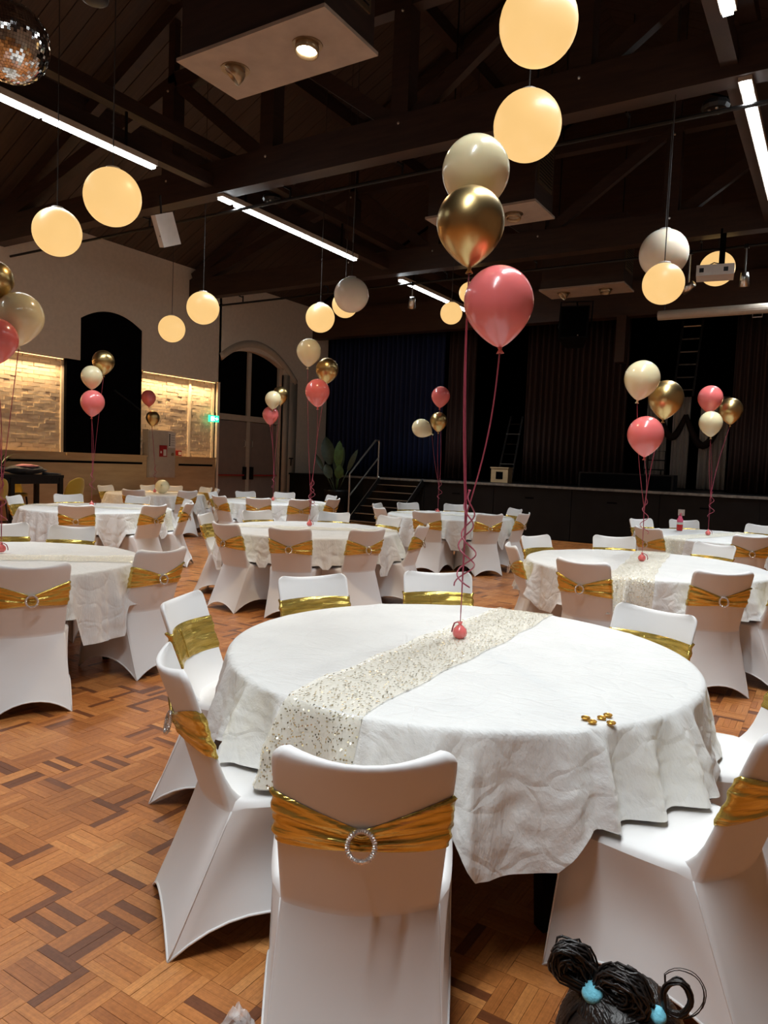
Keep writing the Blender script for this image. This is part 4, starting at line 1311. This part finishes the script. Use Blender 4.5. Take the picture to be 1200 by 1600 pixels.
for n_, (t, c, x, y, z, r) in enumerate(BAL):
    bo = balloon_mesh(r, c).build('balloon', M['b_' + c], None, True, (x, y, z))
    tag(bo, '%s balloon %s' % (CN[c], WHERE[t]), 'balloon', 'helium balloons')
    tl = tiltd.get((t, c), rb.uniform(-.07, .07))
    Rm = Matrix.Rotation(tl, 3, Vector((cos(YAW - pi / 2 + pi / 2), sin(YAW), 0)).cross(Vector((0, 0, 1)))) 
    kd = Rm @ Vector((0, 0, -1.30 * r))
    bo.rotation_euler = Rm.to_euler()
    Ri = Rm.transposed()
    MB().lathe([(.006, .012), (.010, 0), (.007, -.006), (.017, -.022), (.012, -.022)], 10, Matrix.Translation((0, 0, -1.30 * r))).build('knot', M['b_' + c], bo, True)
    wx, wy = WT[t]
    k0 = Vector((x, y, z)) + kd + Vector((0, 0, -.008))
    jz = 1.32 if t == '00' else 1.22
    side = rb.uniform(-.010, .010)
    J = Vector((wx + side, wy + side * .6, jz))
    P = []
    for q in range(19):
        s = q / 18
        p = k0.lerp(J, s) + Vector((.02 * sin(pi * s) * (1 if c == 'p' else -1), .01 * sin(pi * s), 0))
        P.append(p)
    E_ = Vector((wx, wy, .80))
    for q in range(1, 9):
        P.append(J.lerp(E_, q / 8))
    P = [Ri @ (p - Vector((x, y, z))) for p in P]
    rw = .0035 if t == '00' else .003
    MB().tube(P, [rw] * 19 + [rw * .5] * (len(P) - 19), 5).build('ribbon', M['ribbon'], bo, True)
    # curled tail
    if c == 'p' or (c == 'g' and t in ('00', '11')):
        Cw = []
        n3 = 40; ln = .42 if t == '00' else .32
        ph = rb.uniform(0, 6)
        amp = .045 if t == '00' else .04
        base = J + Vector((.012, 0, .10))
        for q in range(n3 + 1):
            s = q / n3
            Cw.append(base + Vector((amp * s ** .5 * cos(ph + s * 15), amp * s ** .5 * sin(ph + s * 15), -ln * s)))
        MB().tube([Ri @ (p - Vector((x, y, z))) for p in Cw], .0035, 5).build('curled_tail', M['ribbon'], bo, True)
for t, (wx, wy) in WT.items():
    wgt = empty('balloon_weight', 'small pink balloon weight on the ' + TN[t], 'weight', (wx, wy, ZT + .008), rb.uniform(0, 6), 'balloon weights')
    MB().lathe([(0, 0), (.018, .001), (.029, .011), (.033, .026), (.028, .042), (.014, .056), (.006, .062), (.011, .074), (.0, .074)], 18).build('weight_body', M['b_p'], wgt, True)
    MB().tube([(.005, 0, .06), (-.02, .005, .068), (-.045, .01, .058), (-.055, .01, .035), (-.05, .0, .018)], .0035, 6).build('ribbon_tail', M['ribbon'], wgt, True)
ob = balloon_mesh(.135, 'i').build('balloon', M['b_i'], None, True, (-11.15, 9.70, .764 + 1.04 * .135))
ob.rotation_euler = (radians(-100), 0, radians(45))
ob.location.z = .768 + .137
tag(ob, 'ivory balloon resting on the table by the hose cabinet', 'balloon', 'helium balloons')
MB().lathe([(.006, .012), (.010, 0), (.007, -.006), (.017, -.022), (.012, -.022)], 10, Matrix.Translation((0, 0, -1.30 * .135))).build('knot', M['b_i'], ob, True)

# ------------------------------------------------------------------ small things on the tables
for k, (x, y, rz, lab) in enumerate(((-.609, 2.193, .2, 'gold foil coin at the left of the nearest table group'), (-.583, 2.172, 1.2, 'gold foil coin nearest the cloth edge'), (-.569, 2.225, 2.2, 'gold foil coin in the middle of the group'),
                                   (-.533, 2.198, .7, 'gold foil coin at the right of the group'), (-.56, 2.262, 1.7, 'gold foil coin farthest from the cloth edge'))):
    co = empty('gold_coin', lab, 'coin', (x, y, ZT + .007), rz, 'gold foil coins')
    MB().lathe([(0, 0), (.013, 0), (.014, .002), (.013, .004), (.010, .0045), (0, .004)], 16).build('coin_disc', M['coin'], co, True)
    MB().lathe([(.0115, .004), (.013, .0052), (.0142, .004)], 16).build('coin_rim', M['coin'], co)
bt = empty('drink_bottle', 'small pink drink bottle with red lower half on far right table', 'bottle', (-1.80, 10.52, ZT + .006))
MB().lathe([(0, 0), (.036, 0), (.04, .01), (.04, .10), (.034, .115)], 18).build('bottle_body', M['redplastic'], bt, True)
MB().lathe([(.034, .112), (.04, .125), (.04, .155), (.026, .175), (.024, .20), (0, .20)], 18).build('bottle_top', M['pinkplastic'], bt, True)
MB().tube([(0, 0, .2), (0, 0, .225), (.012, 0, .24)], .008, 8).build('spout', M['pinkplastic'], bt, True)
MB().lathe([(.0405, .085), (.0412, .085), (.0412, .115), (.0405, .115)], 18).build('bottle_label', M['white'], bt)
# plastic wrap on the floor beside the front chair
rw = random.Random(5)
pl = MB().grid(lambda a, b: (.13 * (a - .5) + .03 * noise.noise(Vector((a * 4, b * 4, 1))), .10 * (b - .5) + .03 * noise.noise(Vector((a * 4, b * 4, 7))), .006 + .10 * sin(pi * a) * sin(pi * b) * (.5 + .7 * abs(noise.noise(Vector((a * 6, b * 6, 3)))))), 14, 14)
pw_ = pl.build('plastic_wrap', M['wrap'], None, False, (-1.235, 1.365, 0))
tag(pw_, 'crumpled clear plastic wrap on the floor beside the front chair', 'plastic wrap')

# ------------------------------------------------------------------ high bar table, stools, bag, plants
bt_ = empty('bar_table', 'tall black steel bar table against the left wall', 'table', (-11.85, 6.75, 0))
MB().span((-.38, -1.15, 1.05), (.38, 1.05, 1.10)).build('bar_top', M['blackmetal'], bt_)
for sx in (-.35, .35):
    for sy in (-1.1, 1.0, .12):
        MB().span((sx - .035, sy - .035, 0), (sx + .035, sy + .035, 1.05)).build('leg', M['blackmetal'], bt_)
    MB().span((sx - .02, -1.1, .95), (sx + .02, 1.0, 1.05)).build('apron', M['blackmetal'], bt_)
def stool(x, y, rz, lab):
    s = empty('bar_stool', lab, 'stool', (x, y, 0), rz, 'mustard bar stools')
    def shell(a, b):
        u = (a - .5) * 2
        zz_ = .72 + b * .34
        return (.22 * u * (1 - .25 * b ** 3), -.18 - .05 * b + .12 * u * u * (1 - .4 * b), zz_ - .06 * u * u * b)
    m = MB().grid(shell, 14, 8).build('backrest', M['yellow'], s, True)
    md = m.modifiers.new('thick', 'SOLIDIFY'); md.thickness = .03
    MB().lathe([(0, .70), (.20, .70), (.225, .72), (.22, .75), (.18, .765), (0, .77)], 24).build('seat', M['yellow'], s, True)
    for sx in (-1, 1):
        for sy in (-1, 1):
            MB().tube([(.14 * sx, .14 * sy, .70), (.20 * sx, .20 * sy, 0)], .014, 6).build('leg', M['blackmetal'], s)
    q = [(.19 * cos(k * pi / 2 + pi / 4) * 1.3, .19 * sin(k * pi / 2 + pi / 4) * 1.3, .25) for k in range(4)]
    MB().tube(q, .01, 6, closed=True).build('foot_ring', M['blackmetal'], s)
stool(-11.55, 7.98, radians(100), 'mustard velvet bar stool at the end of the bar table')
stool(-12.15, 7.30, radians(-90), 'mustard velvet bar stool behind the bar table, right one')
stool(-12.15, 6.75, radians(-90), 'mustard velvet bar stool behind the bar table, left one')
stool(-11.35, 6.45, radians(95), 'mustard velvet bar stool before the bar table at left edge')
def lump(sx, sy, sz, seed, c=(0, 0, 0)):
    m = MB().ball((0, 0, 0), 1, 24, 14)
    m.v = [(c[0] + p[0] * sx * (1 + .25 * noise.noise(Vector(p) * 2.2 + Vector((seed, 0, 0)))), c[1] + p[1] * sy * (1 + .25 * noise.noise(Vector(p) * 2.2 + Vector((0, seed, 0)))), max(0, c[2] + sz * (.5 + .5 * p[2]) * (1 + .3 * noise.noise(Vector(p) * 2.5 + Vector((0, 0, seed)))))) for p in m.v]
    return m
jk = empty('jacket', 'black jacket with pink lining lying on the bar table', 'jacket', (-11.72, 7.22, 1.10))
lump(.22, .36, .15, 3).build('jacket_body', M['bagcloth'], jk, True)
lump(.16, .20, .05, 6, (.02, .03, .12)).build('lining', M['pinkcloth'], jk, True)
MB().tube([(.05, .3, .02), (.1, .42, .015), (.08, .55, .012), (.1, .62, .012)], [.03, .025, .02, .012], 8).build('sleeve', M['bagcloth'], jk, True)
jk2 = empty('bag', 'black soft bag on the bar table beside the jacket', 'bag', (-11.82, 6.68, 1.10))
lump(.2, .2, .17, 9).build('bag_body', M['bagcloth'], jk2, True)
MB().tube([(0, -.1, .13), (.02, -.03, .22), (.02, .06, .21), (0, .12, .12)], .012, 6).build('strap', M['bagcloth'], jk2, True)

def leaf_mesh(mb, base, tip, wd, up, bend=.1, n=8):
    base, tip = Vector(base), Vector(tip); d = tip - base
    sd = d.cross(Vector(up)); sd.normalize(); nn = sd.cross(d.normalized())
    def fn(a, b):
        wv = wd * sin(pi * min(1, b * .93 + .07)) ** .8 * (1 if b < 1 else 0)
        u = (a - .5) * 2
        return base + d * b + sd * u * wv + nn * (bend * sin(pi * b) * d.length + .25 * wv * abs(u))
    return mb.grid(fn, 4, n)
pt_ = empty('potted_plant', 'tall broad leaved plant in a dark pot before the stage', 'plant', (-10.70, 14.85, 0))
MB().lathe([(0, 0), (.22, 0), (.30, .75), (.32, .82), (.28, .82), (.26, .76), (0, .76)], 24).build('pot', M['blackpaint'], pt_, True)
LV = [((-.55, 0, 1.45), (-.05, .0, 0), .0), ((-.42, .05, 2.15), 0, .17), ((.10, -.05, 2.05), 0, .12), ((-.28, -.1, 1.45), 0, .12), ((.18, -.1, 1.45), 0, .12), ((.55, .1, 1.85), 0, .07), ((-.1, .12, 1.7), 0, .09), ((-.62, -.1, 1.72), 0, .06), ((.05, .2, 1.9), 0, .08)]
for k, (tip, _, wd) in enumerate(LV[1:]):
    tip = Vector(tip); base = Vector((tip.x * .12, tip.y * .12, .78)); mid = base.lerp(tip, .48)
    s = MB().tube([base, base.lerp(tip, .25) + Vector((0, 0, .03)), mid], .012, 6).build('stalk', M['leaf' if k in (1, 3) else 'leafdark'], pt_, True)
    leaf_mesh(MB(), mid, tip, wd, (.5, -.85, .2), .06).build('leaf', M['leaf' if k in (1, 3) else 'leafdark'], pt_, True)
sp2 = empty('potted_palm', 'small spiky green plant on the bar table at the left edge', 'plant', (-11.95, 6.92, 1.10))
MB().lathe([(0, 0), (.07, 0), (.09, .13), (.08, .13), (.075, .11), (0, .11)], 18).build('pot', M['blackpaint'], sp2, True)
for k in range(16):
    a = k * 2.4; e = .25 + .6 * ((k * 7) % 16) / 16
    tip = Vector((cos(a) * .34 * cos(e), sin(a) * .34 * cos(e), .12 + .34 * sin(e)))
    leaf_mesh(MB(), (cos(a) * .02, sin(a) * .02, .11), tip, .018, (0, 0, 1), .12, 5).build('leaf', M['leaf'], sp2, True)

# ------------------------------------------------------------------ the child at the bottom edge
HX, HY, HZ = -.185, .915, .778     # head centre
fdir = Vector((.10, -1, 0)).normalized()       # the child faces the viewer
pr = empty('person', 'child with black hair in two looped buns, pale blue ties, facing the viewer', 'person', (HX, HY, 0), atan2(fdir.y, fdir.x) + pi / 2)
# local frame: -Y is forward
bv = [((0, 0, .38), .075), ((0, .005, .48), .072), ((0, .01, .58), .070), ((0, .01, .655), .040), ((0, .005, .70), .034),
      ((-.045, 0, .36), .050), ((-.05, -.005, .20), .036), ((-.05, .005, .045), .024), ((-.05, -.06, .02), .022),
      ((.045, 0, .36), .050), ((.05, -.005, .20), .036), ((.05, .005, .045), .024), ((.05, -.06, .02), .022),
      ((-.085, .01, .615), .030), ((-.12, .015, .51), .022), ((-.125, -.02, .41), .018), ((-.125, -.035, .375), .016),
      ((.085, .01, .615), .030), ((.12, .015, .51), .022), ((.125, -.02, .41), .018), ((.125, -.035, .375), .016)]
be = [(0, 1), (1, 2), (2, 3), (3, 4), (0, 5), (5, 6), (6, 7), (7, 8), (0, 9), (9, 10), (10, 11), (11, 12), (2, 13), (13, 14), (14, 15), (15, 16), (2, 17), (17, 18), (18, 19), (19, 20)]
for sd in (-1, 1):
    wrist = 16 if sd < 0 else 20
    wp = Vector(bv[wrist][0])
    for kf, (dx_, L) in enumerate(((-.010, .028), (-.003, .033), (.004, .031), (.011, .025))):
        i0 = len(bv)
        bv.append(((wp.x + dx_, wp.y - .006, wp.z - .02), .0065)); bv.append(((wp.x + dx_ * 1.2, wp.y - .012, wp.z - .02 - L * .55), .0055)); bv.append(((wp.x + dx_ * 1.2, wp.y - .006, wp.z - .02 - L), .0045))
        be += [(wrist, i0), (i0, i0 + 1), (i0 + 1, i0 + 2)]
    i0 = len(bv)
    bv.append(((wp.x - sd * .016, wp.y - .012, wp.z - .008), .0065)); bv.append(((wp.x - sd * .020, wp.y - .020, wp.z - .028), .005))
    be += [(wrist, i0), (i0, i0 + 1)]
bme = bpy.data.meshes.new('body'); bme.from_pydata([p for p, _ in bv], be, []); bme.materials.append(M['skin'])
body = link('body', bme, pr)
md = body.modifiers.new('skin', 'SKIN'); md.use_smooth_shade = True
for k, (_, r) in enumerate(bv):
    bme.skin_vertices[0].data[k].radius = (r, r)
bme.skin_vertices[0].data[0].use_root = True
sdm = body.modifiers.new('sub', 'SUBSURF'); sdm.levels = 1; sdm.render_levels = 2
# head with face
def headpt(a, b):
    th_ = 2 * pi * a; ph_ = -pi / 2 + pi * b
    x = .066 * cos(ph_) * sin(th_); y = -.076 * cos(ph_) * cos(th_); z = .088 * sin(ph_)
    if z < 0: x *= 1 - .22 * (z / .088) ** 2; y *= 1 - .10 * (z / .088) ** 2
    f = max(0, -y / .076)
    nose = exp(-((x / .011) ** 2 + ((z + .012) / .014) ** 2)) * f
    y -= .013 * nose
    for sx in (-1, 1):
        y += .007 * exp(-(((x - sx * .027) / .014) ** 2 + ((z - .004) / .010) ** 2)) * f
        y -= .004 * exp(-(((x - sx * .033) / .018) ** 2 + ((z + .028) / .018) ** 2)) * f
    y -= .005 * exp(-((x / .02) ** 2 + ((z + .045) / .008) ** 2)) * f
    return (x, y, HZ + z)
hd = MB().grid(headpt, 48, 32, wrap=True).build('head', M['skin'], pr, True)
for sx in (-1, 1):
    ey = MB().ball((sx * .027, -.066, HZ + .004), .0095, 12, 8).build('eye', M['white'], hd, True)
    MB().ball((sx * .027, -.0725, HZ + .004), .005, 10, 6).build('iris', M['iris'], ey, True)
    MB().tube([(sx * .014, -.075, HZ + .021), (sx * .027, -.0745, HZ + .025), (sx * .040, -.067, HZ + .021)], .0022, 5).build('eyebrow', M['hair'], hd, True)
    MB().ball((sx * .067, .006, HZ - .002), .016, 12, 8, (.35, .7, 1.1)).build('ear', M['skin'], hd, True)
MB().tube([(-.018, -.071, HZ - .043), (0, -.076, HZ - .045), (.018, -.071, HZ - .043)], [.002, .0045, .002], 6).build('mouth', M['lips'], hd, True)
# hair cap: covers top, sides and back, forehead left free
def hairpt(a, b):
    th_ = 2 * pi * a
    front = max(0, cos(th_))
    low = -.95 + 1.80 * front ** .7
    ph_ = pi / 2 + (low - pi / 2) * b
    k = 1 + .02 * noise.noise(Vector((cos(th_) * 3, sin(th_) * 3, b * 3)))
    return (.076 * cos(ph_) * sin(th_) * k, -.084 * cos(ph_) * cos(th_) * k + .004, HZ + .096 * sin(ph_) * k)
hr = MB().grid(hairpt, 72, 26, wrap=True).build('hair', M['hair'], pr, True)
md = hr.modifiers.new('thick', 'SOLIDIFY'); md.thickness = .005
rs_ = random.Random(2)
def scalp(n, lift=0):
    n = n.normalized()
    return Vector((n.x * (.0775 + lift), n.y * (.0855 + lift) + .004, HZ + n.z * (.0975 + lift)))
TIE = {-1: Vector((-.52, -.30, 1.0)).normalized(), 1: Vector((.62, -.22, .90)).normalized()}
str_ = MB()
for sd in (-1, 1):
    for k in range(260):
        t = rs_.uniform(0, 2 * pi)
        # start points along the hairline and the parting of this side
        if k % 4 == 0:
            yv = rs_.uniform(-.75, .9); n0 = Vector((sd * .03, yv, sqrt(max(.02, 1 - yv * yv))))
        else:
            an = rs_.uniform(0, pi); xx = sd * sin(an); yy = -cos(an)
            zf = (.72 - .1 * abs(xx)) if yy < -.35 else rs_.uniform(-.7, .35)
            n0 = Vector((xx * sqrt(1 - zf * zf), yy * sqrt(1 - zf * zf), zf))
        n1 = (TIE[sd] + Vector((rs_.uniform(-.07, .07), rs_.uniform(-.07, .07), 0))).normalized()
        P = []
        for q in range(8):
            f = q / 7
            P.append(scalp(n0.lerp(n1, f), .001 + .004 * f + .003 * sin(pi * f) * rs_.random()))
        str_.tube(P, [.0014 + .0012 * sin(pi * (q + 1) / 9) for q in range(8)], 4)
so = str_.build('combed_strands', M['hair'], hr, True); so['kind'] = 'stuff'
def bundle(path, n, rad_, seed, r0=.0016):
    m = MB(); rq = random.Random(seed)
    L = len(path)
    for k in range(n):
        a0 = rq.uniform(0, 2 * pi); rr0 = rad_ * sqrt(rq.random()); tw = rq.uniform(-1.5, 1.5); wob = rq.uniform(.7, 1.2)
        P = []
        for q, p in enumerate(path):
            f = q / (L - 1)
            d = (path[min(q + 1, L - 1)] - path[max(q - 1, 0)]).normalized()
            a_ = d.cross(Vector((0, 1, .2))).normalized(); b_ = a_.cross(d)
            t = a0 + tw * f
            env = .35 + .65 * sin(pi * min(1, max(0, f))) ** .6
            jit = Vector((noise.noise(Vector((k * 1.7, q * .45, 1))), noise.noise(Vector((k * 1.7, q * .45, 9))), noise.noise(Vector((k * 1.7, q * .45, 17))))) * rad_ * .55
            P.append(p + (a_ * cos(t) + b_ * sin(t)) * rr0 * env * wob + jit * env)
        m.tube(P, r0, 4)
    return m
def loop3(base, c, rx, rz, tilt, yaw_, n=18, start=-2.2, sweep=5.6):
    P = [base]
    for k in range(n + 1):
        t = start + sweep * k / n
        lx, lz = rx * cos(t), rz * sin(t)
        p = Vector((lx * cos(tilt) - lz * sin(tilt), 0, lx * sin(tilt) + lz * cos(tilt)))
        p = Matrix.Rotation(yaw_, 3, 'Z') @ p
        P.append(Vector(c) + p)
    P.append(base + Vector((.004, -.004, .004)))
    return P
bL, bR = scalp(TIE[-1], .006), scalp(TIE[1], .006)
o1 = bundle(loop3(bL, bL + Vector((-.026, .004, .022)), .017, .022, .5, .3), 70, .014, 3).build('hair_bun', M['hair'], hr, True); o1['kind'] = 'stuff'
o2 = bundle(loop3(bL, bL + Vector((.034, -.004, .016)), .024, .017, .1, -.2, start=-2.8), 80, .016, 4).build('hair_bun', M['hair'], hr, True); o2['kind'] = 'stuff'
o3 = bundle(loop3(bR, bR + Vector((.014, .0, .030)), .015, .021, -.15, .1), 14, .004, 5, .0013).build('hair_bun', M['hair'], hr, True); o3['kind'] = 'stuff'
o4 = bundle(loop3(bR, bR + Vector((.018, .004, .034)), .027, .031, -.2, .2, start=-1.6, sweep=4.2), 3, .002, 6, .0006).build('hair_bun', M['hair'], hr, True); o4['kind'] = 'stuff'
o5 = bundle([bR, bR + Vector((-.02, 0, .020)), bR + Vector((-.042, 0, .026)), bR + Vector((-.062, .002, .018)), bR + Vector((-.066, .002, .006))], 4, .003, 7, .0007).build('hair_wisp', M['hair'], hr, True); o5['kind'] = 'stuff'
o6 = bundle([bR + Vector((-.004, 0, -.006)), bR + Vector((-.02, -.004, .006)), bR + Vector((-.034, -.004, .002)), bR + Vector((-.036, -.002, -.008))], 24, .008, 8).build('hair_bun', M['hair'], hr, True); o6['kind'] = 'stuff'
for p_, nrm, r_ in ((bL + Vector((.002, -.006, .004)), TIE[-1] + Vector((.25, -.5, 0)), .0105), (bR + Vector((-.006, -.006, .004)), TIE[1] + Vector((-.3, -.5, 0)), .0085)):
    q = Vector((0, 0, 1)).rotation_difference(nrm.normalized()).to_matrix().to_4x4()
    MB().lathe([(0, -.008), (r_ * 1.0, -.0075), (r_ * 1.28, -.003), (r_ * 1.3, .002), (r_ * 1.05, .007), (r_ * .6, .0085), (0, .009)], 20, Matrix.Translation(p_) @ q).build('hair_tie', M['tie'], hr, True)
# dress
def dresspt(a, b):
    t = 2 * pi * a
    prof = [(.045, .655), (.088, .64), (.098, .60), (.088, .52), (.088, .46), (.12, .34), (.15, .22)]
    q = b * (len(prof) - 1); i = min(int(q), len(prof) - 2); fr = q - i
    r = prof[i][0] * (1 - fr) + prof[i + 1][0] * fr; z = prof[i][1] * (1 - fr) + prof[i + 1][1] * fr
    r *= 1 + .05 * sin(t * 9) * max(0, b - .6)
    return (r * cos(t), r * sin(t) * .85 + .008, z)
MB().grid(dresspt, 60, 24, wrap=True).build('dress', M['dress'], pr, True)
for sd in (-1, 1):
    MB().tube([(sd * .07, .01, .625), (sd * .10, .012, .59), (sd * .115, .014, .545)], [.040, .038, .036], 14, caps=False).build('sleeve', M['dress'], pr, True)
    MB().ball((sd * .05, -.03, .026), .03, 14, 8, (.9, 1.8, .85)).build('shoe', M['pinkcloth'], pr, True)
